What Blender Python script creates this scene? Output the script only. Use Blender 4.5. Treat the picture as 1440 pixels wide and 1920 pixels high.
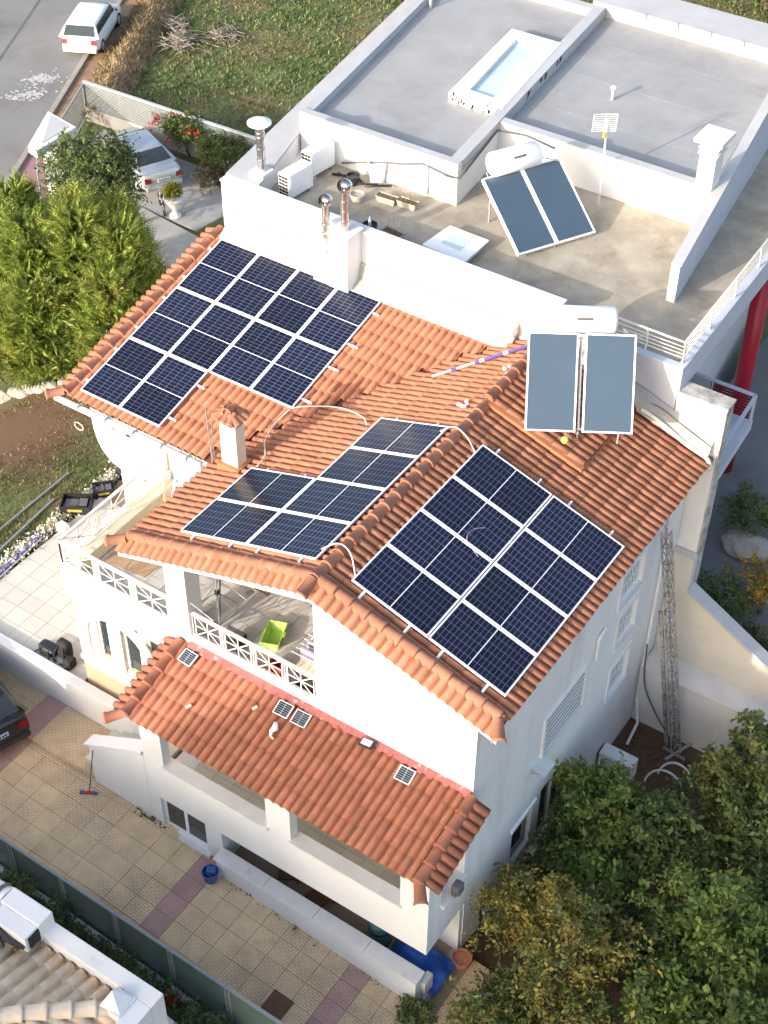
import bpy, bmesh, math, random
import numpy as np
from mathutils import Matrix, Vector
random.seed(7)
for o in list(bpy.data.objects): bpy.data.objects.remove(o)
scn = bpy.context.scene
COL = scn.collection
PI = math.pi
R = math.radians

# ------------------------------------------------------------------ camera
cam = bpy.data.cameras.new('camera'); cam_o = bpy.data.objects.new('camera', cam); COL.objects.link(cam_o)
cam.sensor_fit = 'HORIZONTAL'; cam.sensor_width = 36.0; cam.lens = 36*2822.4458/1440
cam.clip_start = 0.5; cam.clip_end = 2000
YAW, PITCH, ROLL = R(-33.38542), R(42.7705), R(.58382)
fw = Vector((math.sin(YAW)*math.cos(PITCH), math.cos(YAW)*math.cos(PITCH), -math.sin(PITCH)))
rt = Vector((math.cos(YAW), -math.sin(YAW), 0)); up = rt.cross(fw)
rt2 = rt*math.cos(ROLL)+up*math.sin(ROLL); up2 = -rt*math.sin(ROLL)+up*math.cos(ROLL)
CAM = Vector((11.03137, -15.69799, 28.03085))
m = Matrix((rt2, up2, -fw)).transposed().to_4x4(); m.translation = CAM
cam_o.matrix_world = m
scn.camera = cam_o
scn.render.resolution_x, scn.render.resolution_y = 768, 1024

# ------------------------------------------------------------------ sky, sun, exposure
SUN_EL, SUN_AZ = R(18.5), R(195.2)
w = bpy.data.worlds.new('World'); scn.world = w; w.use_nodes = True
nt = w.node_tree; bg = nt.nodes['Background']
sky = nt.nodes.new('ShaderNodeTexSky'); sky.sky_type = 'NISHITA'; sky.sun_disc = False
sky.sun_elevation = SUN_EL; sky.sun_rotation = SUN_AZ; sky.air_density = 1.0; sky.dust_density = 3.8; sky.ozone_density = 1.0
nt.links.new(sky.outputs[0], bg.inputs[0]); bg.inputs[1].default_value = 0.15
sun = bpy.data.lights.new('sun', 'SUN'); sun.energy = 2.0; sun.angle = R(0.6); sun.color = (1.0, .94, .86)
sun_o = bpy.data.objects.new('sun', sun); COL.objects.link(sun_o)
sd = Vector((math.sin(SUN_AZ)*math.cos(SUN_EL), math.cos(SUN_AZ)*math.cos(SUN_EL), math.sin(SUN_EL)))
sun_o.rotation_euler = sd.to_track_quat('Z', 'Y').to_euler(); sun_o.location = (-10, -30, 40)
vs = scn.view_settings; vs.view_transform = 'Standard'; vs.look = 'None'; vs.exposure = 1.55; vs.gamma = 1; vs.use_curve_mapping = False

# ------------------------------------------------------------------ materials
MATS = {}
def mat(name, col, rough=.7, var=.12, scale=3.0, bump=0.0, bscale=40, metal=0.0, spec=.4, island=0.0, stain=None, trans=0.0, stretch=None, alpha=None):
    """procedural principled material: world-space noise variation, optional stain, bump, random per piece"""
    mt = bpy.data.materials.new(name); mt.use_nodes = True; MATS[name] = mt
    t = mt.node_tree; N = t.nodes; L = t.links; b = N['Principled BSDF']
    b.inputs['Roughness'].default_value = rough; b.inputs['Metallic'].default_value = metal
    b.inputs['Specular IOR Level'].default_value = spec
    geo = N.new('ShaderNodeNewGeometry'); pos = geo.outputs['Position']
    if stretch:
        vm = N.new('ShaderNodeVectorMath'); vm.operation = 'MULTIPLY'; L.new(pos, vm.inputs[0]); vm.inputs[1].default_value = stretch; pos = vm.outputs[0]
    nz = N.new('ShaderNodeTexNoise'); nz.inputs['Scale'].default_value = scale; nz.inputs['Detail'].default_value = 6; nz.inputs['Roughness'].default_value = .65
    L.new(pos, nz.inputs['Vector'])
    mr = N.new('ShaderNodeMapRange'); mr.inputs['From Min'].default_value = .3; mr.inputs['From Max'].default_value = .7
    mr.inputs['To Min'].default_value = 1-var; mr.inputs['To Max'].default_value = 1+var
    L.new(nz.outputs['Fac'], mr.inputs['Value']); fac = mr.outputs[0]
    if island:
        oi = N.new('ShaderNodeObjectInfo'); ad = N.new('ShaderNodeMath'); ad.operation = 'ADD'
        L.new(geo.outputs['Random Per Island'], ad.inputs[0]); L.new(oi.outputs['Random'], ad.inputs[1])
        fr = N.new('ShaderNodeMath'); fr.operation = 'FRACT'; L.new(ad.outputs[0], fr.inputs[0])
        m2 = N.new('ShaderNodeMapRange'); m2.inputs['To Min'].default_value = 1-island; m2.inputs['To Max'].default_value = 1+island
        L.new(fr.outputs[0], m2.inputs['Value'])
        mu = N.new('ShaderNodeMath'); mu.operation = 'MULTIPLY'; L.new(fac, mu.inputs[0]); L.new(m2.outputs[0], mu.inputs[1]); fac = mu.outputs[0]
    vm = N.new('ShaderNodeVectorMath'); vm.operation = 'SCALE'; vm.inputs[0].default_value = col; L.new(fac, vm.inputs['Scale'])
    out = vm.outputs[0]
    if stain:   # (colour, noise scale, threshold lo, hi)
        n2 = N.new('ShaderNodeTexNoise'); n2.inputs['Scale'].default_value = stain[1]; n2.inputs['Detail'].default_value = 8; n2.inputs['Roughness'].default_value = .7
        L.new(pos, n2.inputs['Vector'])
        m3 = N.new('ShaderNodeMapRange'); m3.inputs['From Min'].default_value = stain[2]; m3.inputs['From Max'].default_value = stain[3]; L.new(n2.outputs['Fac'], m3.inputs['Value'])
        mx = N.new('ShaderNodeMix'); mx.data_type = 'RGBA'; L.new(m3.outputs[0], mx.inputs[0]); L.new(out, mx.inputs[6]); mx.inputs[7].default_value = (*stain[0], 1); out = mx.outputs[2]
    L.new(out, b.inputs['Base Color'])
    if bump:
        n3 = N.new('ShaderNodeTexNoise'); n3.inputs['Scale'].default_value = bscale; n3.inputs['Detail'].default_value = 4; L.new(geo.outputs['Position'], n3.inputs['Vector'])
        bp = N.new('ShaderNodeBump'); bp.inputs['Strength'].default_value = bump; bp.inputs['Distance'].default_value = .02; L.new(n3.outputs['Fac'], bp.inputs['Height']); L.new(bp.outputs[0], b.inputs['Normal'])
    if trans:
        tr = N.new('ShaderNodeBsdfTranslucent'); L.new(out, tr.inputs['Color']); ms = N.new('ShaderNodeMixShader'); ms.inputs[0].default_value = trans
        L.new(b.outputs[0], ms.inputs[1]); L.new(tr.outputs[0], ms.inputs[2]); L.new(ms.outputs[0], N['Material Output'].inputs[0])
    if alpha is not None: b.inputs['Alpha'].default_value = alpha
    return mt

mat('tile', (.355,.148,.085), .8, .17, 5, .25, 60, island=.13, stain=((.22,.145,.09), 2.6, .56, .78))
mat('tile_low', (.325,.126,.074), .8, .17, 5, .25, 60, island=.12, stain=((.22,.17,.105), 2.4, .57, .8))
mat('tile_tan', (.70,.54,.375), .8, .15, 5, .2, 60, island=.14)
mat('ridge_cream', (.62,.52,.40), .8, .12, 6, .1)
mat('deck', (.17,.065,.04), .9, .3, 6)
mat('orange_render', (.42,.165,.075), .8, .15, 5, .1)
mat('white', (.70,.70,.70), .75, .04, 1.2, .05, 50, stain=((.62,.60,.56), .8, .62, .9))
mat('white_side', (.74,.735,.72), .8, .06, .9, .06, 40, stain=((.50,.47,.43), 1.1, .55, .85), stretch=(1,1,.22))
mat('white_weathered', (.74,.72,.69), .8, .06, 1.5, .08, 40, stain=((.42,.38,.32), 1.6, .6, .85), stretch=(1,1,.35))
mat('cream_wall', (.78,.62,.42), .8, .05, 1.2, .05)
mat('cream_trim', (.76,.65,.47), .75, .06, 2, .05)
mat('beige_wall', (.60,.55,.48), .85, .06, 1.2, .06, stain=((.48,.43,.36), 1.0, .55, .85))
mat('grey_roof', (.32,.318,.318), .6, .1, .7, .08, 14, stain=((.25,.243,.235), .55, .48, .72))
mat('grey_cap', (.42,.42,.43), .7, .08, 1.4, .06, 20, stain=((.40,.36,.28), 1.1, .6, .85))
mat('grey_paint', (.50,.52,.58), .7, .05, 1.4, .04)
mat('roof_screed', (.34,.30,.24), .9, .3, 1.1, .2, 25, stain=((.19,.155,.115), .9, .55, .78))
mat('mastic', (.03,.028,.026), .8, .2, 4)
mat('concrete', (.36,.345,.325), .9, .15, 1.2, .15, 30, stain=((.22,.21,.2), 1.3, .58, .85))
mat('yard_concrete', (.17,.17,.175), .9, .12, .8, .15, 30, stain=((.13,.13,.133), .6, .5, .75))
mat('concrete_stained', (.45,.43,.40), .9, .25, 3, .2, 30, stain=((.17,.16,.145), 2.6, .45, .7))
mat('marble', (.66,.64,.62), .5, .08, 3, 0, stain=((.45,.43,.41), 2.5, .58, .85))
mat('paving', (.64,.47,.285), .9, .13, 3, .2, 40, island=.06, stain=((.36,.27,.19), .9, .5, .8))
mat('paving_pink', (.45,.27,.235), .9, .12, 3, .2, 40, island=.06, stain=((.30,.20,.17), 1.0, .52, .8))
mat('joint', (.27,.205,.14), .95, .2, 5)
mat('floor_tile', (.56,.53,.48), .5, .05, 3, 0, island=.05)
mat('floor_tile2', (.60,.55,.45), .5, .05, 3, 0, island=.05, stain=((.47,.42,.34), 1.2, .55, .85))
mat('asphalt', (.21,.205,.20), .9, .14, .9, .25, 60, stain=((.145,.14,.138), .45, .48, .7))
mat('asphalt_dark', (.12,.118,.118), .9, .2, 2, .2, 60)
mat('road_kerb', (.30,.27,.23), .9, .15, 2, .15)
mat('road_paint', (.46,.45,.43), .8, .12, 6)
mat('pink_pave', (.30,.165,.17), .85, .12, 3, .1)
mat('earth', (.14,.078,.045), .95, .25, 1.5, .3, 20)
mat('dry_bank', (.27,.17,.10), .95, .3, 2.5, .4, 15)
mat('stone', (.36,.33,.29), .9, .25, 4, .3, 20)
mat('black', (.022,.021,.022), .8, .15, 4)
mat('black_plastic', (.025,.025,.028), .4, .1, 5)
mat('rubber', (.02,.02,.02), .8, .1, 5)
mat('alu', (.72,.73,.75), .4, .05, 5, 0, metal=.55)
mat('alu_white', (.80,.81,.82), .4, .03, 5)
mat('steel', (.62,.61,.60), .22, .08, 5, 0, metal=1.0)
mat('galv', (.42,.43,.44), .5, .12, 5, 0, metal=.6)
mat('rail_white', (.78,.74,.66), .5, .04, 4)
mat('paint_grey', (.26,.275,.27), .5, .06, 4)
mat('glass_dark', (.035,.045,.05), .08, .1, 2, spec=.6)
mat('glass_sky', (.50,.60,.60), .12, .06, 1.5, spec=.6)
mat('glass_green', (.13,.18,.155), .22, .12, 1.2, spec=.6, stain=((.17,.21,.18), .9, .5, .8))
mat('collector', (.055,.085,.12), .22, .05, 2, spec=.7)
mat('tank_white', (.82,.82,.81), .35, .02, 3)
mat('red_column', (.36,.012,.03), .35, .06, 1.5)
mat('red', (.45,.03,.04), .5, .1, 5)
mat('red_light', (.17,.008,.012), .25, .1, 8)
mat('car_white', (.80,.80,.80), .25, .02, 2, spec=.6)
mat('car_silver', (.45,.48,.50), .28, .03, 2, metal=.5, spec=.6)
mat('car_black', (.014,.014,.016), .15, .1, 2, spec=.7)
mat('plate', (.75,.76,.78), .4, .1, 8)
mat('plate_blue', (.45,.52,.62), .4, .1, 8)
mat('lime', (.46,.66,.13), .5, .05, 3)
mat('blue', (.025,.09,.30), .4, .1, 5)
mat('tarp', (.02,.10,.42), .45, .15, 5, .3, 10)
mat('purple', (.13,.11,.38), .5, .1, 5)
mat('cloth_lilac', (.42,.34,.45), .9, .2, 12)
mat('wood', (.30,.16,.07), .6, .2, 8)
mat('wood_dark', (.12,.055,.025), .55, .2, 8)
mat('terracotta', (.42,.17,.10), .85, .15, 5)
mat('mat_brown', (.46,.30,.18), .95, .1, 10)
mat('pipe_white', (.72,.71,.66), .5, .06, 4)
mat('cable_grey', (.12,.12,.125), .6, .1, 4)
mat('pink_seal', (.38,.12,.11), .8, .25, 9, .1, stain=((.66,.5,.48), 7, .58, .68))
mat('membrane', (.34,.335,.31), .5, .12, 3, .3, 12)
mat('bark', (.13,.10,.075), .95, .25, 8, .4, 30)
mat('teal', (.06,.16,.15), .5, .1, 4)
mat('planter_box', (.42,.38,.31), .85, .12, 5, .1)
mat('twig', (.26,.22,.18), .9, .25, 6)
mat('louvre_white', (.70,.71,.72), .5, .04, 3)
mat('frosted', (.42,.44,.46), .35, .1, 6)
mat('pale_glass', (.50,.55,.56), .2, .08, 3, spec=.6)
mat('mast_metal', (.36,.35,.33), .7, .3, 9, .2, 30, stain=((.13,.12,.11), 6, .45, .62))
mat('dark_inside', (.03,.03,.03), .9, .2, 3)
mat('yellow_plastic', (.5,.36,.03), .5, .1, 5)
# leaves
def leaf_mat(name, col, col2, tr=.25):
    mt = mat(name, col, .55, .15, 2.0, island=.45, stain=(col2, 1.1, .5, .66), trans=tr)
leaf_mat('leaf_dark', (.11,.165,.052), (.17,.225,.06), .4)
leaf_mat('leaf_citrus', (.14,.21,.052), (.25,.285,.06), .4)
leaf_mat('leaf_autumn', (.30,.26,.06), (.20,.145,.05), .35)
leaf_mat('leaf_mixed', (.135,.175,.052), (.25,.235,.065), .35)
leaf_mat('leaf_thuja', (.25,.32,.058), (.42,.42,.08), .38)
leaf_mat('leaf_thuja2', (.18,.23,.048), (.28,.26,.065), .38)
leaf_mat('leaf_olive', (.058,.078,.032), (.085,.10,.04))
leaf_mat('leaf_bush', (.085,.125,.032), (.12,.15,.045))
leaf_mat('leaf_gold', (.34,.20,.022), (.22,.16,.03))
leaf_mat('leaf_brown', (.12,.095,.05), (.09,.08,.04))
leaf_mat('grass', (.12,.18,.052), (.20,.205,.075), .25)
leaf_mat('grass_dry', (.22,.17,.085), (.17,.15,.06), .2)
leaf_mat('petal_white', (.75,.72,.62), (.55,.52,.36), .2)
leaf_mat('petal_red', (.50,.035,.025), (.42,.05,.03), .2)
leaf_mat('petal_yellow', (.42,.35,.03), (.2,.22,.03), .2)

def ground_mat():
    mt = mat('lawn', (.10,.125,.042), .95, .3, 1.3, .4, 12, stain=((.18,.13,.065), .55, .47, .66))
    t = mt.node_tree; N = t.nodes; L = t.links; b = N['Principled BSDF']
    geo = N.new('ShaderNodeNewGeometry'); d = N.new('ShaderNodeVectorMath'); d.operation = 'DISTANCE'; L.new(geo.outputs['Position'], d.inputs[0]); d.inputs[1].default_value = (-15.6, 5.6, 1.2)
    nz = N.new('ShaderNodeTexNoise'); nz.inputs['Scale'].default_value = 1.1; nz.inputs['Detail'].default_value = 6; L.new(geo.outputs['Position'], nz.inputs['Vector'])
    ml = N.new('ShaderNodeMath'); ml.operation = 'MULTIPLY_ADD'; L.new(nz.outputs['Fac'], ml.inputs[0]); ml.inputs[1].default_value = 3.5; L.new(d.outputs['Value'], ml.inputs[2])
    mr = N.new('ShaderNodeMapRange'); mr.inputs['From Min'].default_value = 3.8; mr.inputs['From Max'].default_value = 5.2; mr.inputs['To Min'].default_value = 1; mr.inputs['To Max'].default_value = 0; L.new(ml.outputs[0], mr.inputs['Value'])
    # garden soil to the right of the house (x > 3)
    sx = N.new('ShaderNodeSeparateXYZ'); L.new(geo.outputs['Position'], sx.inputs[0])
    gx = N.new('ShaderNodeMath'); gx.operation = 'GREATER_THAN'; L.new(sx.outputs[0], gx.inputs[0]); gx.inputs[1].default_value = 2.9
    mxx = N.new('ShaderNodeMath'); mxx.operation = 'MAXIMUM'; L.new(mr.outputs[0], mxx.inputs[0]); L.new(gx.outputs[0], mxx.inputs[1])
    old = b.inputs['Base Color'].links[0].from_socket
    mx = N.new('ShaderNodeMix'); mx.data_type = 'RGBA'; L.new(mxx.outputs[0], mx.inputs[0]); L.new(old, mx.inputs[6]); mx.inputs[7].default_value = (.125,.070,.042,1)
    L.new(mx.outputs[2], b.inputs['Base Color'])
ground_mat()

def paving_grooves():   # stamped brick pattern of the driveway slabs: fine relief and dirt in the grooves
    for nm, dark in (('paving', .5), ('paving_pink', .72)):
        t = MATS[nm].node_tree; N = t.nodes; L = t.links; b = N['Principled BSDF']
        geo = N.new('ShaderNodeNewGeometry')
        br = N.new('ShaderNodeTexBrick'); br.offset = .5; br.inputs['Scale'].default_value = 1; br.inputs['Brick Width'].default_value = .125; br.inputs['Row Height'].default_value = .0625
        br.inputs['Mortar Size'].default_value = .006; br.inputs['Mortar Smooth'].default_value = .3
        L.new(geo.outputs['Position'], br.inputs['Vector'])
        nz = N.new('ShaderNodeTexNoise'); nz.inputs['Scale'].default_value = .8; nz.inputs['Detail'].default_value = 3; L.new(geo.outputs['Position'], nz.inputs['Vector'])
        mr = N.new('ShaderNodeMapRange'); mr.inputs['From Min'].default_value = .34; mr.inputs['From Max'].default_value = .6; L.new(nz.outputs['Fac'], mr.inputs['Value'])
        mm = N.new('ShaderNodeMath'); mm.operation = 'MULTIPLY'; L.new(br.outputs['Fac'], mm.inputs[0]); L.new(mr.outputs[0], mm.inputs[1])
        m5 = N.new('ShaderNodeMath'); m5.operation = 'MULTIPLY'; L.new(mm.outputs[0], m5.inputs[0]); m5.inputs[1].default_value = .8
        old = b.inputs['Base Color'].links[0].from_socket
        mx = N.new('ShaderNodeMix'); mx.data_type = 'RGBA'; L.new(m5.outputs[0], mx.inputs[0]); L.new(old, mx.inputs[6]); mx.inputs[7].default_value = (.17,.125,.095,1)
        L.new(mx.outputs[2], b.inputs['Base Color'])
paving_grooves()

def cell_mat():   # printed cells of a photovoltaic panel
    mt = bpy.data.materials.new('solar_cells'); mt.use_nodes = True; MATS['solar_cells'] = mt
    t = mt.node_tree; N = t.nodes; L = t.links; b = N['Principled BSDF']
    tc = N.new('ShaderNodeTexCoord')
    br = N.new('ShaderNodeTexBrick'); br.offset = 0; br.inputs['Scale'].default_value = 1; br.inputs['Brick Width'].default_value = .181; br.inputs['Row Height'].default_value = .0902
    br.inputs['Mortar Size'].default_value = .0045; br.inputs['Mortar Smooth'].default_value = .1; br.inputs['Bias'].default_value = 0
    br.inputs['Color1'].default_value = (.007,.009,.026,1); br.inputs['Color2'].default_value = (.009,.012,.033,1); br.inputs['Mortar'].default_value = (.12,.135,.18,1)
    L.new(tc.outputs['Object'], br.inputs['Vector'])
    oi = N.new('ShaderNodeObjectInfo'); m2 = N.new('ShaderNodeMapRange'); m2.inputs['To Min'].default_value = .8; m2.inputs['To Max'].default_value = 1.25; L.new(oi.outputs['Random'], m2.inputs['Value'])
    vm = N.new('ShaderNodeVectorMath'); vm.operation = 'SCALE'; L.new(br.outputs['Color'], vm.inputs[0]); L.new(m2.outputs[0], vm.inputs['Scale'])
    L.new(vm.outputs[0], b.inputs['Base Color']); b.inputs['Roughness'].default_value = .2; b.inputs['Specular IOR Level'].default_value = .2
cell_mat()

# ------------------------------------------------------------------ mesh helpers
def tag(o, label=None, cat=None, group=None, kind=None):
    if label: o['label'] = label
    if cat: o['category'] = cat
    if group: o['group'] = group
    if kind: o['kind'] = kind
    return o
def empty(name, loc, label=None, cat=None, group=None, rz=0):
    o = bpy.data.objects.new(name, None); COL.objects.link(o); o.location = loc; o.rotation_euler = (0,0,rz); o.empty_display_size = .1
    return tag(o, label, cat, group)
def root_loc(p):
    v = Vector((0,0,0))
    while p is not None: v += p.location; p = p.parent
    return v
def mesh_obj(name, me, material, parent=None):
    o = bpy.data.objects.new(name, me); COL.objects.link(o)
    if material and not me.materials: me.materials.append(MATS[material])
    if parent: o.parent = parent
    return o
class MB:
    def __init__(s): s.v = []; s.f = []
    def add(s, vs_, fs): n = len(s.v); s.v += [tuple(p) for p in vs_]; s.f += [tuple(i+n for i in f) for f in fs]; return s
    def box(s, x0, x1, y0, y1, z0, z1):
        return s.add([(x0,y0,z0),(x1,y0,z0),(x1,y1,z0),(x0,y1,z0),(x0,y0,z1),(x1,y0,z1),(x1,y1,z1),(x0,y1,z1)],
                     [(0,3,2,1),(4,5,6,7),(0,1,5,4),(1,2,6,5),(2,3,7,6),(3,0,4,7)])
    def obox(s, c, u, v, w_):   # centre, half vectors
        c, u, v, w_ = map(Vector, (c, u, v, w_))
        if u.cross(v).dot(w_) < 0: u = -u
        P = [c-u-v-w_, c+u-v-w_, c+u+v-w_, c-u+v-w_, c-u-v+w_, c+u-v+w_, c+u+v+w_, c-u+v+w_]
        return s.add(P, [(0,3,2,1),(4,5,6,7),(0,1,5,4),(1,2,6,5),(2,3,7,6),(3,0,4,7)])
    def bar(s, a, b, wd, ht, upv=(0,0,1)):
        a, b = Vector(a), Vector(b); d = (b-a); l = d.length; d.normalize(); upv = Vector(upv)
        if abs(d.dot(upv)) > .98: upv = Vector((1,0,0))
        sd_ = d.cross(upv).normalized(); u2 = sd_.cross(d)
        return s.obox((a+b)/2, d*l/2, sd_*wd/2, u2*ht/2)
    def prism(s, poly, axis, lo, hi):
        n = len(poly); mk = {'x': lambda p, t: (t, p[0], p[1]), 'y': lambda p, t: (p[0], t, p[1]), 'z': lambda p, t: (p[0], p[1], t)}[axis]
        return s.add([mk(p, lo) for p in poly]+[mk(p, hi) for p in poly], [tuple(range(n)), tuple(range(2*n-1, n-1, -1))]+[(i, i+n, (i+1) % n+n, (i+1) % n) for i in range(n)])
    def slab(s, pts, n, th):    # polygon with thickness below along -n
        pts = [Vector(p) for p in pts]; n = Vector(n); k = len(pts)
        return s.add(pts+[p-n*th for p in pts], [tuple(range(k)), tuple(range(2*k-1, k-1, -1))]+[((i+1) % k, i, i+k, (i+1) % k+k) for i in range(k)])
    def tube(s, path, r, n=8, cap=True):
        P = [Vector(p) for p in path]; rs = r if isinstance(r, (list, tuple)) else [r]*len(P); ring = []; base = len(s.v); prev = None
        for i, p in enumerate(P):
            d = (P[min(i+1, len(P)-1)]-P[max(i-1, 0)]).normalized()
            if prev is None:
                a = Vector((0,0,1)) if abs(d.z) < .9 else Vector((1,0,0)); u = d.cross(a).normalized()
            else: u = (prev-d*prev.dot(d)).normalized()
            prev = u; v = d.cross(u)
            s.v += [tuple(p+(u*math.cos(2*PI*k/n)+v*math.sin(2*PI*k/n))*rs[i]) for k in range(n)]
        for i in range(len(P)-1):
            for k in range(n): s.f.append((base+i*n+k, base+i*n+(k+1) % n, base+(i+1)*n+(k+1) % n, base+(i+1)*n+k))
        if cap: s.f.append(tuple(base+k for k in range(n-1, -1, -1))); s.f.append(tuple(base+(len(P)-1)*n+k for k in range(n)))
        return s
    def lathe(s, prof, n, c=(0,0,0), axis='z'):
        b0 = len(s.v)
        for r, z in prof:
            for k in range(n):
                a = 2*PI*k/n; p = (r*math.cos(a), r*math.sin(a), z)
                if axis == 'x': p = (p[2], p[0], p[1])
                if axis == 'y': p = (p[1], p[2], p[0])
                s.v.append((c[0]+p[0], c[1]+p[1], c[2]+p[2]))
        for i in range(len(prof)-1):
            for k in range(n): s.f.append((b0+i*n+k, b0+i*n+(k+1) % n, b0+(i+1)*n+(k+1) % n, b0+(i+1)*n+k))
        s.f.append(tuple(b0+k for k in range(n-1, -1, -1))); s.f.append(tuple(b0+(len(prof)-1)*n+k for k in range(n)))
        return s
    def build(s, name, material, parent=None, smooth=False, bevel=0, local=False, subsurf=0):
        off = Vector((0,0,0)) if local or parent is None else root_loc(parent)
        me = bpy.data.meshes.new(name); me.from_pydata([(p[0]-off.x, p[1]-off.y, p[2]-off.z) for p in s.v], [], s.f); me.update()
        if smooth:
            for p in me.polygons: p.use_smooth = True
        o = mesh_obj(name, me, material, parent)
        if bevel:
            b = o.modifiers.new('bevel', 'BEVEL'); b.width = bevel; b.segments = 2; b.limit_method = 'ANGLE'
        if subsurf:
            b = o.modifiers.new('sub', 'SUBSURF'); b.levels = subsurf; b.render_levels = subsurf
        return o
def box(name, material, parent, *a, bevel=0): return MB().box(*a).build(name, material, parent, bevel=bevel)
def grid_wall(axis, a0, a1, t0, t1, z0, z1, holes):
    """wall running along axis ('x' or 'y') with thickness t0..t1 and rectangular holes (a0,a1,z0,z1)"""
    As = sorted({a0, a1, *[h[0] for h in holes], *[h[1] for h in holes]}); Zs = sorted({z0, z1, *[h[2] for h in holes], *[h[3] for h in holes]})
    As = [a for a in As if a0 <= a <= a1]; Zs = [z for z in Zs if z0 <= z <= z1]
    def solid(i, j):
        if i < 0 or j < 0 or i >= len(As)-1 or j >= len(Zs)-1: return False
        ca, cz = (As[i]+As[i+1])/2, (Zs[j]+Zs[j+1])/2
        return not any(h[0] < ca < h[1] and h[2] < cz < h[3] for h in holes)
    P = (lambda a, t, z: (a, t, z)) if axis == 'x' else (lambda a, t, z: (t, a, z)); mb = MB()
    q = lambda *p: mb.add(p, [(0,1,2,3)])
    for i in range(len(As)-1):
        for j in range(len(Zs)-1):
            if not solid(i, j): continue
            A, B, c, d = As[i], As[i+1], Zs[j], Zs[j+1]
            q(P(A,t0,c), P(B,t0,c), P(B,t0,d), P(A,t0,d)); q(P(B,t1,c), P(A,t1,c), P(A,t1,d), P(B,t1,d))
            if not solid(i-1, j): q(P(A,t1,c), P(A,t0,c), P(A,t0,d), P(A,t1,d))
            if not solid(i+1, j): q(P(B,t0,c), P(B,t1,c), P(B,t1,d), P(B,t0,d))
            if not solid(i, j-1): q(P(A,t0,c), P(A,t1,c), P(B,t1,c), P(B,t0,c))
            if not solid(i, j+1): q(P(A,t0,d), P(B,t0,d), P(B,t1,d), P(A,t1,d))
    return mb
def copy_tree(o, parent=None):
    c = o.copy(); COL.objects.link(c); c.parent = parent
    for ch in list(o.children): copy_tree(ch, c)
    return c

# ------------------------------------------------------------------ ground, road
def drive_z(x): return -.097*(x-3.1) if x > -3.8 else .669+.035*(-3.8-x)
def smooth(a, b, t): t = min(1, max(0, (t-a)/(b-a))); return t*t*(3-2*t)
def ground_z(x, y):
    left = 1.5-2.5*smooth(-13.5, -20.5, x) if x < -11.0 else 1.4
    back = -1.0
    z = left+(back-left)*smooth(9, 14, y) if x < 3 else -.5
    if x >= -11.6 and y < -.2: z = drive_z(x)-.12 if x < 3.4 else min(-.12, drive_z(x)-.12)
    if x >= 3 and y >= -.2: z = -.5
    if x >= 2.0 and y > 8.6: z = 1.9
    if x >= 2.0 and y > 22: z = 1.9-2.9*smooth(22, 30, y)
    if -11 < x < 2.6 and 0 < y < 22: z = -1.0
    if y < -11: z = min(z, 0.0)
    if x < -24:
        t_ = (x+27.91)*.898+(y-17.85)*.439
        if t_ < .9: z = min(z, -1.3)
    return z
xs = [-160,-110,-80,-60,-50]+list(np.arange(-45, -11.5, 1.0))+[-11.6,-11.1,-10]+list(np.arange(-9,14,.75))+[14,20,30,60,120]
ys = [-80,-50,-30,-20,-14,-11.2,-11]+list(np.arange(-10,48,.75))+[48,55,70,100,160,260,420]
gv = [(x, y, ground_z(x, y)+(random.uniform(-.04,.04) if x < -11.7 or y > 22 else 0)) for y in ys for x in xs]; nx = len(xs)
gf = [(j*nx+i, j*nx+i+1, (j+1)*nx+i+1, (j+1)*nx+i) for j in range(len(ys)-1) for i in range(nx-1)]
g = MB(); g.v, g.f = gv, gf
tag(g.build('ground', 'lawn', smooth=True), kind='structure')
# road runs along the direction of the kerb
K0, K1 = Vector((-27.91,17.85,0)), Vector((-30.98,24.13,0)); kd = (K1-K0).normalized(); kn = Vector((kd.y,-kd.x,0))  # kn points to the house side
if kn.x < 0: kn = -kn
def rp(s, t, z): p = K0+kd*s+kn*t; return (p.x, p.y, z)
tag(MB().add([rp(-60,-14,-.985), rp(-60,-.02,-.985), rp(80,-.02,-.985), rp(80,-14,-.985)], [(0,1,2,3)]).build('road', 'asphalt'), kind='structure')
tag(MB().add([rp(-60,-2.5,-.981), rp(-60,-2.38,-.981), rp(80,-4.4,-.981), rp(80,-4.52,-.981)], [(0,1,2,3)]).build('road_joint', 'asphalt_dark'), kind='structure')
kerb = MB()
k0 = MB().obox(K0+kd*10+kn*.1+Vector((0,0,-.95)), kd*70, kn*.11, Vector((0,0,.09)))
tag(k0.build('kerb', 'road_kerb', bevel=.02), kind='structure')
tag(MB().add([rp(-30,.2,-.965), rp(-30,1.9,-.965), rp(1.6,1.9,-.965), rp(1.6,.2,-.965)], [(0,1,2,3)]).build('pavement', 'pink_pave'), kind='structure')
tag(MB().add([rp(1.6,.2,-.968), rp(1.6,1.4,-.968), rp(60,1.4,-.968), rp(60,.2,-.968)], [(0,1,2,3)]).build('dirt_verge', 'dry_bank'), kind='structure')
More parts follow.
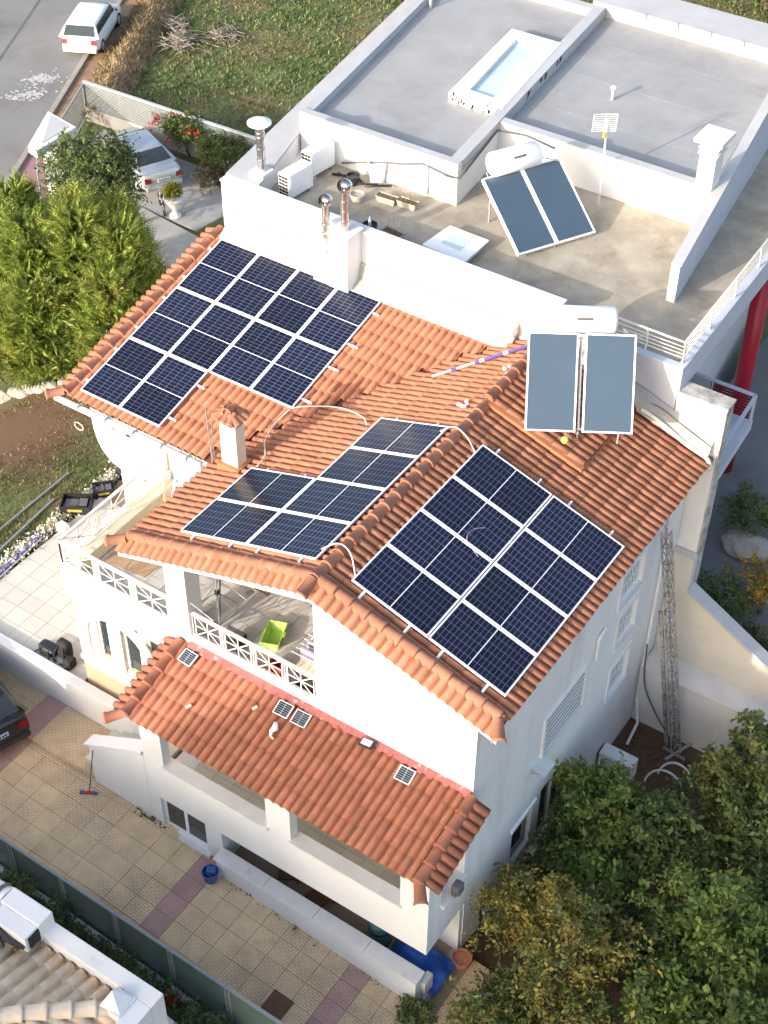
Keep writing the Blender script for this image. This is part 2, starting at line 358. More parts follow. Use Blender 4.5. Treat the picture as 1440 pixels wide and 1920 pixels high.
# worn white paint on the asphalt
rnd = random.Random(5)
for (cx, cy), L0, lab in (((-31.9,23.0), 1.0, 'worn patch of white paint on the road, nearer the gate'), ((-32.35,24.35), .75, 'worn patch of white paint on the road, nearer the white car')):
    mb = MB()
    for k in range(150):
        a, b = rnd.gauss(0, L0*.5), rnd.gauss(0, .22)*(1+.5*math.sin(k)); r0 = rnd.uniform(.02, .085)
        c = Vector((cx, cy, -.979))+kn*a*.9+kd*(b+a*.25); n = 7
        mb.add([c+Vector((math.cos(2*PI*i/n)*r0*rnd.uniform(.5,1.6), math.sin(2*PI*i/n)*r0*rnd.uniform(.5,1.3), k*.0001)) for i in range(n)], [tuple(range(n))])
    tag(mb.build('road_marking', 'road_paint'), lab, 'road marking', 'worn white paint on the road')

# ------------------------------------------------------------------ roof tiles
TW, TL = .186, .40
def tile_mesh(name, material, w_=TW, barrel=.142, h=.072, l=.47):
    prof = []
    for k in range(7):
        a = PI*k/6; prof.append((barrel/2-barrel/2*math.cos(a), h*math.sin(a)))
    prof += [(barrel+(w_-barrel)*.35, -.028), (w_-(w_-barrel)*.2, -.028), (w_+.006, .012)]
    V, F = [], []; n = len(prof)
    for (x, z) in prof: V.append((x, 0, z+.017))
    for (x, z) in prof: V.append((w_*.5+(x-w_*.5)*.975, l, z*.92))
    for (x, z) in prof: V.append((barrel/2+(x-barrel/2)*.86 if x < barrel else x, 0.002, (z-.016)*.9+.012))
    for i in range(n-1):
        F.append((i, i+1, n+i+1, n+i)); F.append((i+1, i, 2*n+i, 2*n+i+1))
    me = bpy.data.meshes.new(name); me.from_pydata(V, [], F); me.materials.append(MATS[material])
    for p in me.polygons: p.use_smooth = True
    for i, p in enumerate(me.polygons):
        if i % 2: p.use_smooth = False
    return me
def cap_mesh(name, material, r=.125, l=.43):
    V, F = [], []; n = 9
    prof = [(1.12, -.0), (1.12, .05), (1.0, .06), (.86, l)]
    for s_, y in prof:
        for k in range(n):
            a = PI*k/(n-1)*1.1-.05*PI; V.append((-math.cos(a)*r*s_, y, math.sin(a)*r*s_*.92-.01))
    for i in range(len(prof)-1):
        for k in range(n-1): F.append((i*n+k, i*n+k+1, (i+1)*n+k+1, (i+1)*n+k))
    b = len(V)
    for k in range(n):
        a = PI*k/(n-1)*1.1-.05*PI; V.append((-math.cos(a)*r*.92, 0, math.sin(a)*r*.84-.01))
    for k in range(n-1): F.append((k+1, k, b+k, b+k+1))
    me = bpy.data.meshes.new(name); me.from_pydata(V, [], F); me.materials.append(MATS[material])
    for p in me.polygons: p.use_smooth = True
    return me
ME_TILE = tile_mesh('tile', 'tile'); ME_TILE_LOW = tile_mesh('tile_low', 'tile_low'); ME_CAP = cap_mesh('ridge_tile', 'tile'); ME_CAP_LOW = cap_mesh('ridge_tile_low', 'tile_low')
ME_TAN = tile_mesh('tile_tan', 'tile_tan', .27, .18, .085, .44); ME_CREAM = cap_mesh('ridge_cream', 'ridge_cream', .15, .45)
def frame_mat(o, u, v, n):
    m = Matrix((Vector(u), Vector(v), Vector(n))).transposed().to_4x4(); m.translation = Vector(o); return m
def field(O, u, v, width, length, keep=lambda p: True, tw=TW, tl=TL, jit=1.0, rr=random.Random(3)):
    u, v = Vector(u).normalized(), Vector(v).normalized(); n = u.cross(v); O = Vector(O); out = []
    nc, nr = max(1, round(width/tw)), max(1, round(length/tl)); sw = width/nc; sl = length/nr
    for i in range(nc):
        for j in range(nr):
            p = O+u*(i*sw)+v*(j*sl)
            if not keep(p+u*sw*.5+v*sl*.5): continue
            m_ = frame_mat(p+n*(.004*rr.uniform(-1,1)*jit)+v*rr.uniform(-.012,.012)*jit, u*(sw/tw), v*(sl/tl), n) @ Matrix.Rotation(rr.gauss(0,.006)*jit, 4, 'Z') @ Matrix.Rotation(rr.gauss(0,.006)*jit, 4, 'X')
            out.append(m_)
    return out
def cap_line(a, b, upv=(0,0,1), step=.385):
    a, b = Vector(a), Vector(b); v = (b-a).normalized(); n_ = Vector(upv); u = v.cross(n_).normalized(); n_ = u.cross(v); k = max(1, round((b-a).length/step)); st = (b-a).length/k
    return [frame_mat(a+v*st*i+n_*random.uniform(-.006,.006), u, v, n_) @ Matrix.Rotation(random.gauss(0,.02), 4, 'Z') for i in range(k)]
def place(me, mats_, name, parent):
    off = root_loc(parent)
    for m_ in mats_:
        o = bpy.data.objects.new(name, me); COL.objects.link(o); o.parent = parent
        m2 = m_.copy(); m2.translation = m_.translation-off; o.matrix_local = m2
def join(me, mats_, name, parent, material):
    if not mats_: return
    off = root_loc(parent); n = len(me.vertices); co = np.empty(n*3); me.vertices.foreach_get('co', co); co = np.c_[co.reshape(-1,3), np.ones(n)]
    faces = [tuple(p.vertices) for p in me.polygons]; sm = [p.use_smooth for p in me.polygons]; V, F, S_ = [], [], []
    for k, m_ in enumerate(mats_):
        V.append((co @ np.array(m_).T)[:, :3]-np.array(off)); F += [tuple(i+k*n for i in f) for f in faces]; S_ += sm
    nm = bpy.data.meshes.new(name); nm.from_pydata(np.concatenate(V).tolist(), [], F); nm.materials.append(MATS[material]); nm.polygons.foreach_set('use_smooth', S_)
    o = mesh_obj(name, nm, None, parent); o['kind'] = 'stuff'; return o

# ------------------------------------------------------------------ the main house
TB = math.tan(R(17.6)); TA = math.tan(R(13)); RX, RZ = -.55, 8.64     # ridge line of the gabled roof
AY, AZ = 2.48, 7.02                                                    # eave of the single-pitch roof
def zB(x): return RZ-TB*abs(x-RX)
def zA(y): return AZ+TA*(y-AY)
XW, YW, YB = 3.12, -.6, 8.25
H = empty('main_house', (0, 3, -.5), 'white two-storey villa with orange tiled roofs carrying the large solar panels', 'house')
c_ = .1
right_body = MB().prism([(-.45,-.6), (XW,-.6), (XW,zB(XW)-c_), (-.45,zB(-.45)-c_)], 'y', YW, YB-.01)
# front and right walls as separate faces so that the windows can be recessed
wallw = MB()
gw = grid_wall('y', YW+.16, YB-.02, XW, XW-.16, -.6, 7.36, [(5.3,6.35,5.05,6.0), (5.45,6.35,3.68,4.62), (5.45,6.35,1.97,2.98), (2.2,4.05,3.2,4.55), (2.5,3.75,-.2,1.9), (1.3,2.15,.5,1.9)])
gw.f = [tuple(reversed(f)) for f in gw.f]
gw.build('side_wall', 'white_side', H)
MB().prism([(-.45,-.6), (XW,-.6), (XW,zB(XW)-c_), (-.45,zB(-.45)-c_)], 'y', YW, YW+.16).build('front_wall', 'white', H)
box('inner_core', 'dark_inside', H, -.44, XW-.5, YW+.3, YB-.3, -.4, 7.0)
# small square windows of the side wall (frame, pane, sill, white guard grille)
for (y0, y1, z0, z1) in ((5.3,6.35,5.05,6.0), (5.45,6.35,3.68,4.62), (5.45,6.35,1.97,2.98)):
    f_ = MB()
    for a in ((y0,y0+.07,z0,z1), (y1-.07,y1,z0,z1), (y0+.07,y1-.07,z0,z0+.07), (y0+.07,y1-.07,z1-.07,z1)): f_.box(XW-.13, XW-.06, a[0], a[1], a[2], a[3])
    wf = f_.build('window', 'alu_white', H)
    box('pane', 'frosted', wf, XW-.12, XW-.10, y0+.07, y1-.07, z0+.07, z1-.07)
    box('sill', 'marble', wf, XW-.05, XW+.05, y0-.04, y1+.04, z0-.05, z0-.004)
    gr = MB()
    for k in range(6): gr.bar((XW-.05, y0+.12+k*(y1-y0-.24)/5, z0), (XW-.05, y0+.12+k*(y1-y0-.24)/5, z1), .018, .018)
    gr.bar((XW-.05, y0+.02, (z0+z1)/2), (XW-.05, y1-.02, (z0+z1)/2), .018, .018); gr.build('grille', 'alu_white', wf)
    tr = MB()
    for a in ((y0-.1,y0-.002,z0-.06,z1+.1), (y1+.002,y1+.1,z0-.06,z1+.1), (y0,y1,z1+.002,z1+.1)): tr.box(XW+.001, XW+.03, *a)
    tr.build('surround', 'white', wf)
# louvred opening
lv = MB()
for a in ((2.2,2.28,3.2,4.55), (3.97,4.05,3.2,4.55), (2.28,3.97,3.2,3.28), (2.28,3.97,4.47,4.55)): lv.box(XW-.12, XW+.05, *a)
lvo = lv.build('louvred_vent', 'louvre_white', H); box('backing', 'dark_inside', lvo, XW-.02, XW-.005, 2.28, 3.97, 3.28, 4.47)
for k in range(8):
    z = 3.36+k*.148; MB().obox((XW+.012, 3.125, z), (.006,0,-.002), (0,.84,0), (.002,0,.042)).build('slat', 'louvre_white', lvo)
# glass door canopy and ground floor openings of the side
gd = box('side_door', 'glass_dark', H, XW-.13, XW-.10, 2.5, 3.75, -.2, 1.9); fr = MB()
for a in ((2.5,2.57,-.2,1.9), (3.68,3.75,-.2,1.9), (3.1,3.16,-.2,1.9)): fr.box(XW-.12, XW-.05, *a)
fr.build('door_frame', 'alu_white', gd)
wn = box('side_window', 'glass_dark', H, XW-.13, XW-.10, 1.3, 2.15, .5, 1.9); box('shutter_rail', 'alu_white', wn, XW+.002, XW+.05, 1.2, 2.25, 1.86, 1.95)
cp = MB().obox((XW+.16, 2.1, 3.3), (.16,0,-.03), (0,.22,0), (.0,0,.01)).build('door_canopy', 'pale_glass', H); MB().bar((XW+.01,1.92,3.14), (XW+.25,1.92,3.26), .015,.015).bar((XW+.01,2.28,3.14), (XW+.25,2.28,3.26), .015,.015).build('bracket', 'galv', cp)
MB().tube([(XW+.04,4.38,4.35), (XW+.04,4.38,4.95), (XW+.05,4.42,5.05), (XW+.06,4.62,5.12)], .036, 8).build('vent_pipe', 'white', H)
MB().tube([(XW+.06,7.35,7.0), (XW+.06,7.35,.3), (XW+.3,7.0,-.2), (XW+.35,6.4,-.35)], .035, 8).build('drain_pipe', 'white_side', H)
# rear block under the single-pitch roof
MB().prism([(2.8,-1), (YB-.02,-1), (YB-.02,zA(YB)-.1), (2.8,zA(2.8)-.1)], 'x', -8.45, -.46).build('rear_wall', 'white', H)
# first floor slab and veranda
box('terrace_slab', 'white', H, -7.1, -.46, YW+.2, 2.79, 4.86, 5.27)
MB().prism([(-7.15,4.66), (-3.97,4.66), (-3.97,5.1), (-.46,5.1), (-.46,5.4), (-7.15,5.46)], 'y', YW, YW+.19).build('terrace_fascia', 'white', H, bevel=.01)
box('side_kerb', 'cream_trim', H, -7.0, -6.72, YW+.2, 2.78, 5.27, 5.62, bevel=.015)
box('terrace_edge', 'white', H, -7.3, -7.02, YW+.2, 2.78, 4.86, 5.44)
box('veranda_pillar', 'white', H, -4.1, -3.57, YW-.003, YW+.42, 5.3, zB(-4.1)-.14)
MB().prism([(-5.2,zB(-5.2)-.26), (-.46,zB(-.46)-.36), (-.46,zB(-.46)-.09), (-5.2,zB(-5.2)-.09)], 'y', YW+.002, YW+.24).build('verge_beam', 'white', H)
box('veranda_pillar', 'white', H, -5.1, -4.75, 2.35, 2.78, 5.3, zB(-4.9)-.12)
# ground floor: yellow wall with the arched window, white lower storey
gw = grid_wall('x', -7.12, -3.96, -.44, -.2, .3, 4.86, [(-6.52,-6.12,2.9,4.35), (-5.75,-5.25,2.9,4.45), (-5.05,-4.6,1.9,4.35)]); gw.build('yellow_wall', 'cream_wall', H)
box('lower_storey', 'cream_wall', H, -7.11, -.5, -.1, 2.75, -.5, 4.85)
box('lower_front', 'white', H, -3.955, -.46, YW+.001, -.12, -.5, 5.09)
def arch_trim(cx, w0, z0, z1, wid, y):
    mb = MB(); n = 14; inner, outer = [], []
    for k in range(n+1):
        a = PI*k/n; inner.append((cx-math.cos(a)*w0, z1+math.sin(a)*w0*.8)); outer.append((cx-math.cos(a)*(w0+wid), z1+math.sin(a)*(w0*.8+wid)))
    inner = [(cx-w0, z0)]+inner+[(cx+w0, z0)]; outer = [(cx-w0-wid, z0)]+outer+[(cx+w0+wid, z0)]
    for k in range(len(inner)-1):
        mb.prism([inner[k], inner[k+1], outer[k+1], outer[k]], 'y', y-.05, y)
    return mb
aw = arch_trim(-5.95, .82, 2.8, 3.6, .3, -.442).build('arched_window', 'white', H)
box('window_sill', 'white', aw, -7.0, -4.9, -.62, -.44, 2.66, 2.8, bevel=.02)
MB().box(-6.12,-5.75,-.5,-.46,2.8,4.45).build('mullion', 'white', aw)
for (a, b) in ((-6.52,-6.12), (-5.75,-5.25), (-5.05,-4.6)):
    p_ = box('pane', 'glass_dark', aw, a+.06, b-.06, -.36, -.34, 2.0 if a > -5.1 else 2.95, 4.3)
    fr = MB()
    for q in ((a,a+.07), (b-.07,b)): fr.box(q[0], q[1], -.40, -.32, 1.9 if a > -5.1 else 2.9, 4.4)
    fr.build('frame', 'alu_white', aw)
# patio wall and low parapet facing the driveway
box('patio_wall', 'white', H, -14.5, -4.6, -.86, -.6, 0, 1.84, bevel=.02)
# porch over the driveway
PY = -2.03
pw = grid_wall('x', -3.95, XW+.001, PY, PY+.22, -.4, 4.55, [(-3.4,-.72,2.8,4.22), (-.12,2.48,2.8,4.22), (-3.64,-2.42,.62,1.62), (-1.98,4,-1,1.62)]); pw.build('porch_wall', 'white', H, bevel=.008)
box('porch_floor', 'white', H, -3.9, XW-.003, PY+.2, YW-.003, 1.64, 1.84)
pfl = box('porch_screed', 'joint', H, -3.39, XW-.21, PY+.225, YW-.01, 1.841, 1.847)
gs = grid_wall('y', PY+.221, YW-.002, XW+.0005, XW-.2, 1.62, 4.75, [(-1.55,-.72,2.75,4.2)]); gs.f = [tuple(reversed(f)) for f in gs.f]; gs.build('porch_side_wall', 'white_side', H)
box('porch_side_sill', 'marble', H, XW-.24, XW+.1, -1.6, -.68, 2.72, 2.8, bevel=.008)
for a, b in ((-3.45,-.68), (-.16,2.52)): box('porch_sill', 'marble', H, a, b, PY-.06, PY+.28, 2.79, 2.86, bevel=.008)
box('basement_back', 'white_side', H, -2.4, XW-.02, YW-.12, YW-.004, -.5, 1.63)
box('basement_end', 'white', H, -2.4, -2.0, PY+.225, YW-.13, -.5, 1.63)
box('basement_floor', 'concrete', H, -1.99, XW+.1, PY+.0, YW-.13, -.4, -.02)
# basement window in the porch wall
wf = MB()
for a in ((-3.64,-3.56,.62,1.62), (-2.5,-2.42,.62,1.62), (-3.07,-2.99,.7,1.54), (-3.56,-2.5,.62,.7), (-3.56,-2.5,1.54,1.62)): wf.box(a[0], a[1], PY+.08, PY+.14, a[2], a[3])
wfo = wf.build('basement_window', 'alu_white', H)
for a, b in ((-3.56,-3.07), (-2.99,-2.5)): box('pane', 'glass_dark', wfo, a, b, PY+.10, PY+.12, .7, 1.54)
box('sill', 'marble', wfo, -3.74, -2.32, PY-.1, PY+.08, .5, .61, bevel=.01)
# low planter wall along the basement opening
pl_ = MB().prism([(-1.97,drive_z(-1.97)-.3), (3.06,drive_z(3.06)-.3), (3.06,.86), (-1.97,1.0)], 'y', -2.29, -2.06).build('planter_wall', 'white', H)
for k in range(4):
    x0 = -2.02+k*1.28; z0 = 1.003-.0278*(x0+1.97); z1 = 1.003-.0278*(x0+1.27+1.97)
    MB().prism([(x0,z0), (x0+1.272,z1), (x0+1.272,z1+.045), (x0,z0+.045)], 'y', -2.34, -1.98).build('coping_slab', 'marble', pl_, bevel=.006)
box('planter_end', 'white_side', H, XW-.12, XW+.02, -2.05, -1.75, -.4, .55)
# stair flight left of the porch with its solid balustrade
st = MB()
for k in range(7): st.box(-6.05+.30*k, -3.97, -1.85, -.87, .3, .92+.145*(k+1)-.0)
st.build('stairs', 'floor_tile2', H, bevel=.01)
MB().prism([(-5.62,.3), (-3.96,.3), (-3.96,2.85), (-4.15,2.86), (-5.62,2.02)], 'y', PY+.001, PY+.2).build('stair_wall', 'white', H)
MB().prism([(-5.72,2.03), (-5.72,1.97), (-4.1,2.86), (-3.97,2.86), (-3.97,2.95), (-4.12,2.95)], 'y', PY-.06, PY+.27).build('stair_coping', 'white', H, bevel=.01)
# gutter of the rear eave
gt = MB().tube([(-9.72,2.36,6.93), (-5.55,2.36,6.95)], .075, 10).build('gutter', 'rail_white', H, smooth=True)
for x in (-9.0,-8.2,-7.4,-6.6,-5.9): box('gutter_clip', 'galv', gt, x-.02, x+.02, 2.27, 2.46, 6.93, 7.03)
MB().tube([(-7.6,2.36,6.98), (-7.6,2.36,6.8)], .06, 8).build('outlet', 'wood_dark', gt)
MB().tube([(-6.95,2.72,6.8), (-6.95,2.72,5.7), (-6.8,2.65,5.5)], .04, 8).build('down_pipe', 'cream_trim', H, smooth=True)
MB().box(-7.05,-6.85,2.6,2.78,5.6,5.85).build('junction_box', 'white', H)
# rounded corner balcony
rb = MB()
poly = [(-8.46,6.2), (-11.0,6.2), (-10.95,5.2), (-10.75,4.5), (-10.47,4.03), (-10.2,3.76), (-9.9,3.52), (-9.65,3.34), (-9.41,3.19), (-9.2,3.09), (-9.0,3.0), (-8.75,2.92), (-8.46,2.86)]
rb.prism(poly[::-1], 'z', 5.0, 5.5); rbo = rb.build('round_balcony', 'white', H)
def railing(name, pts, z0, z1, parent, panel=.95, material='rail_white', post=.03, close=True):
    """ornamental railing: top and bottom rail, paired uprights, and crossed panels"""
    mb = MB(); P = [Vector(p) for p in pts]
    for a, b in zip(P[:-1], P[1:]):
        A0, A1, B0, B1 = Vector((a.x,a.y,a.z+z0)), Vector((a.x,a.y,a.z+z1)), Vector((b.x,b.y,b.z+z0)), Vector((b.x,b.y,b.z+z1))
        mb.bar(A1, B1, .07, .045); mb.bar(A0, B0, .03, .03); L_ = (b-a).length; n_ = max(1, round(L_/panel))
        for k in range(n_+1):
            q = a.lerp(b, k/n_)
            for dx in ((-.055,.0,.055) if 0 < k < n_ else (0,)):
                s_ = q+(b-a).normalized()*dx; mb.bar((s_.x,s_.y,s_.z+z0-.05), (s_.x,s_.y,s_.z+z1), .022, .022, (b-a))
            if k < n_:
                e0, e1 = a.lerp(b, (k+.09)/n_), a.lerp(b, (k+.91)/n_); zl, zh = z0+.02, z1-.03; mid = (e0+e1)/2
                for d in ((e0,zl,e1,zh), (e0,zh,e1,zl), (e0,(zl+zh)/2,e1,(zl+zh)/2)): mb.bar((d[0].x,d[0].y,d[0].z+d[1]), (d[2].x,d[2].y,d[2].z+d[3]), .014, .02)
                mb.bar((mid.x,mid.y,mid.z+zl), (mid.x,mid.y,mid.z+zh), .014, .02, (b-a))
                for e in (e0, e1): mb.bar((e.x,e.y,e.z+zl), (e.x,e.y,e.z+zh), .016, .016, (b-a))
    return mb.build(name, material, parent)
railing('balcony_railing', [(-7.12,YW+.08,0), (-4.12,YW+.08,0)], 5.52, 6.16, H)
railing('balcony_railing', [(-7.12,YW+.08,0), (-7.12,2.75,0)], 5.52, 6.16, H)
railing('balcony_railing', [(-3.55,YW+.08,0), (-.48,YW+.08,0)], 5.46, 6.08, H, .78)
railing('balcony_railing', [(p[0]+.1,p[1]+.1,0) for p in poly[2::2]], 5.57, 6.2, H, .5)
# terrace and patio floor tiles, piece by piece
def floor_tiles(x0, x1, y0, y1, z, size, material, parent, skip=lambda x, y: False, seed=1):
    rr = random.Random(seed); nx_, ny_ = round((x1-x0)/size), round((y1-y0)/size); sx, sy = (x1-x0)/nx_, (y1-y0)/ny_
    me = bpy.data.meshes.new('floor_tile'); mb = MB().box(-sx/2+.005, sx/2-.005, -sy/2+.005, sy/2-.005, -.012, 0); me.from_pydata(mb.v, [], mb.f); me.materials.append(MATS[material]); off = root_loc(parent)
    for i in range(nx_):
        for j in range(ny_):
            cx_, cy_ = x0+(i+.5)*sx, y0+(j+.5)*sy
            if skip(cx_, cy_): continue
            o = bpy.data.objects.new('floor_tile', me); COL.objects.link(o); o.parent = parent; o.location = Vector((cx_, cy_, z+rr.uniform(-.0012,.0012)))-off
fl = box('terrace_floor', 'joint', H, -7.0, -.47, YW+.2, 2.78, 5.271, 5.283)
floor_tiles(-6.7, -.5, YW+.22, 2.76, 5.297, .41, 'floor_tile', fl)
floor_tiles(-3.38, XW-.22, PY+.23, YW-.02, 1.86, .47, 'floor_tile2', pfl, seed=3)
patio = tag(box('patio', 'joint', None, -11.05, -7.13, -.6, 9.5, 1.3, 1.686), kind='structure')
floor_tiles(-11.05, -7.15, -.58, 4.4, 1.702, .46, 'floor_tile', patio, seed=2)

# roofs
deckB = MB().slab([(RX,-.5,RZ-.03), (3.52,-.5,zB(3.52)-.03), (3.52,YB-.01,zB(3.52)-.03), (RX,YB-.01,RZ-.03)], (math.sin(R(17.6)),0,math.cos(R(17.6))), .07)
UR = deckB.build('upper_roof', 'deck', H)
xv = lambda y: (AZ+TA*(y-AY)-RZ)/TB+RX       # valley x at depth y
deckL = MB().slab([(RX-.002,-.5,RZ-.03), (RX-.002,YB-.01,RZ-.03), (xv(YB),YB-.01,zA(YB)-.03), (-5.2,3.0,zB(-5.2)-.03), (-5.2,-.5,zB(-5.2)-.03)], (-math.sin(R(17.6)),0,math.cos(R(17.6))), .07).build('roof_deck', 'deck', UR)
deckA = MB().slab([(-9.65,AY+.03,AZ-.03), (-5.35,AY+.03,AZ-.03), (-5.2,3.0,zA(3.0)-.03), (xv(YB),YB-.01,zA(YB)-.03), (-9.65,YB-.01,zA(YB)-.03)], (0,-math.sin(R(13)),math.cos(R(13))), .07).build('roof_deck', 'deck', UR)
cB, sB, cA, sA = math.cos(R(17.6)), math.sin(R(17.6)), math.cos(R(13)), math.sin(R(13))
LBr = (3.57-RX)/cB
tilesR = field((3.57,-.28,zB(3.57)), (0,1,0), (-cB,0,sB), YB+.25, LBr-.02, keep=lambda p: not (p.x < 1.72 and p.y > 5.72))
tilesL = field((-5.25,YB-.02,zB(-5.25)), (0,-1,0), (cB,0,sB), YB+.25, (RX+5.25)/cB-.02, keep=lambda p: p.x > xv(p.y)+.02)
tilesA = field((-9.45,AY-.02,AZ), (1,0,0), (0,cA,sA), 9.45-1.3, (YB-AY)/cA-.03, keep=lambda p: p.x < xv(p.y)-.0 and not (-6.45 < p.x < -5.42 and p.y > 7.75))
# raised tile patch under the water heater, closed with an orange rendered edge
rz_ = .13
tilesP = field((1.72,5.72,zB(1.72)+rz_), (0,1,0), (-cB,0,sB), YB-5.74, (1.72-RX)/cB-.05)
MB().prism([(RX+.05,zB(RX+.05)-.02), (1.75,zB(1.75)-.02), (1.75,zB(1.75)+rz_-.0), (RX+.05,zB(RX+.05)+rz_-.0)], 'y', 5.62, 5.75).build('raised_edge', 'orange_render', UR)
MB().prism([(5.752,zB(1.72)-.02), (YB-.02,zB(1.72)-.02), (YB-.02,zB(1.72)-.02+rz_), (5.752,zB(1.72)-.02+rz_)], 'x', 1.70, 1.745).build('raised_edge', 'orange_render', UR)
# lower roof
LZ, LS = 5.17, .277; LA = math.atan(LS); cL, sL = math.cos(LA), math.sin(LA)
def zL(y): return LZ+LS*(y+.6)
LR = MB().slab([(-3.86,-2.44,zL(-2.44)-.03), (3.12,-2.44,zL(-2.44)-.03), (3.12,YW-.002,zL(YW)-.03), (-3.86,YW-.002,zL(YW)-.03)], (0,-sL,cL), .07).build('lower_roof', 'deck', H)
tilesLow = field((-3.78,-2.5,zL(-2.5)), (1,0,0), (0,cL,sL), 6.82, 1.9/cL-.0)
allt = [('hi', m_) for m_ in tilesR+tilesL+tilesA+tilesP]
dist = lambda m_: (m_.translation-CAM).length
cand = sorted(tilesR+tilesL+tilesA+tilesP, key=dist); n_low = len(tilesLow); n_one = max(0, 300-n_low)
place(ME_TILE_LOW, tilesLow, 'tile', LR)
place(ME_TILE, cand[:n_one], 'tile', UR); join(ME_TILE, cand[n_one:], 'roof_tiles', UR, 'tile')
print('tiles', n_low, len(cand))
# ridge, hip and verge tiles
place(ME_CAP, cap_line((RX,-.42,RZ+.035), (RX,5.68,RZ+.035))+cap_line((RX,5.68,RZ+.16), (RX,YB-.05,RZ+.16)), 'ridge_tile', UR)
vr = []; vr += cap_line((3.42,-.36,zB(3.42)+.05), (RX+.1,-.36,zB(RX+.1)+.05)); vr += cap_line((-5.15,-.36,zB(-5.15)+.05), (RX-.1,-.36,zB(RX-.1)+.05))
vr += cap_line((-9.5,AY-.02,AZ+.05), (-9.5,YB-.1,zA(YB)+.05))
place(ME_CAP, vr, 'ridge_tile', UR)
def verge(a, b, out, drop, me, parent, l=.42, flip=False):
    """row of tiles pointing outwards from a rake a->b, sloping down by 'drop'"""
    a, b = Vector(a), Vector(b); u = (b-a); L_ = u.length; u.normalize(); o_ = Vector(out).normalized()
    v = (-o_+Vector((0,0,drop))).normalized(); v = (v-u*v.dot(u)).normalized(); n_ = u.cross(v)
    if n_.z < 0: u = -u; a, b = b, a; n_ = u.cross(v)
    k = round(L_/.196); ms = []
    for i in range(k):
        ms.append(frame_mat(a+u*(L_*i/k)-v*.36, u*(L_/k/TW), v, n_) @ Matrix.Rotation(random.gauss(0,.02), 4, 'Z'))
    place(me, ms, 'verge_tile', parent)
verge((3.55,-.42,zB(3.55)+.035), (RX,-.42,RZ+.035), (0,-1,0), .42, ME_TILE, UR)
verge((-5.25,-.42,zB(-5.25)+.035), (RX,-.42,RZ+.035), (0,-1,0), .42, ME_TILE, UR)
verge((-9.52,AY-.02,AZ+.035), (-9.52,YB-.1,zA(YB)+.035), (-1,0,0), .42, ME_TILE, UR)
# plaster under the verges
for x0, x1 in ((RX,3.55), (-5.2,RX)):
    MB().prism([(x0,zB(x0)-.135), (x1,zB(x1)-.135), (x1,zB(x1)-.24), (x0,zB(x0)-.24)], 'y', -.70, YW-.002).build('verge_plaster', 'white', UR)
MB().add([(-9.62,AY,AZ-.03), (-9.62,YB,zA(YB)-.03), (-9.62,YB,zA(YB)-.2), (-9.62,AY,AZ-.2), (-9.85,AY,AZ-.1), (-9.85,YB,zA(YB)-.1)], [(0,1,5,4), (4,5,2,3), (0,4,3), (1,2,5)]).build('verge_plaster', 'white', UR)
# corner pieces: stubby open tiles at the rake ends
for p, d in (((3.45,-.52,zB(3.45)+.05), (.55,-.75,-.25)), ((-5.2,-.5,zB(-5.2)+.06), (-.8,-.45,-.2)), ((-9.6,AY-.02,AZ+.06), (-.75,-.5,-.2)), ((RX,-.5,RZ+.05), (0,-1,-.35))):
    v = -Vector(d).normalized(); place(ME_CAP, cap_line(Vector(p)-v*.36, Vector(p)+v*.02, step=.4), 'corner_tile', UR)
place(ME_CAP_LOW, cap_line((3.14,-2.5,zL(-2.5)+.06), (3.14,YW-.1,zL(YW)+.05))+cap_line((-3.82,-2.5,zL(-2.5)+.06), (-3.82,YW-.1,zL(YW)+.05)), 'ridge_tile', LR)
verge((3.2,-2.45,zL(-2.45)+.03), (3.2,YW-.05,zL(YW)+.03), (1,0,0), .5, ME_TILE_LOW, LR)
verge((-3.88,-2.45,zL(-2.45)+.03), (-3.88,YW-.05,zL(YW)+.03), (-1,0,0), .5, ME_TILE_LOW, LR)
for p, d in (((3.2,-2.52,zL(-2.5)+.05), (.6,-.8,-.3)), ((-3.9,-2.5,zL(-2.5)+.05), (-.7,-.6,-.3))):
    v = -Vector(d).normalized(); place(ME_CAP_LOW, cap_line(Vector(p)-v*.34, Vector(p)+v*.03, step=.4), 'corner_tile', LR)
# red sealing strip where the lower roof meets the wall
ss = MB(); rr = random.Random(4); X_ = np.linspace(-3.6, 3.1, 60)
for a, b in zip(X_[:-1], X_[1:]):
    ya = -.60-.11-rr.uniform(0,.06); ss.add([(a,-.602,zL(-.6)+.15), (b,-.602,zL(-.6)+.15), (b,ya,zL(ya)+.118+rr.uniform(-.01,.02)), (a,ya,zL(ya)+.118)], [(0,3,2,1)])
ss.build('sealing_strip', 'pink_seal', LR, smooth=True)
# membrane upstand at the party wall
MB().prism([(YB-.42,zA(YB-.42)+.10), (YB-.005,zA(YB)+.1), (YB-.005,zA(YB)+.55), (YB-.03,zA(YB)+.55), (YB-.12,zA(YB)+.22)], 'x', -9.3, -1.3).build('flashing', 'membrane', UR)
MB().add([(-.3,YB-.25,zB(-.3)+.32), (-.3,YB-.004,zB(-.3)+.62), (3.5,YB-.004,zB(3.5)+.5), (3.5,YB-.28,zB(3.5)+.13), (1.8,YB-.28,zB(1.8)+.14), (1.7,YB-.25,zB(1.7)+.32)], [(0,5,1), (5,2,1), (5,4,2), (4,3,2)]).build('flashing', 'membrane', UR)
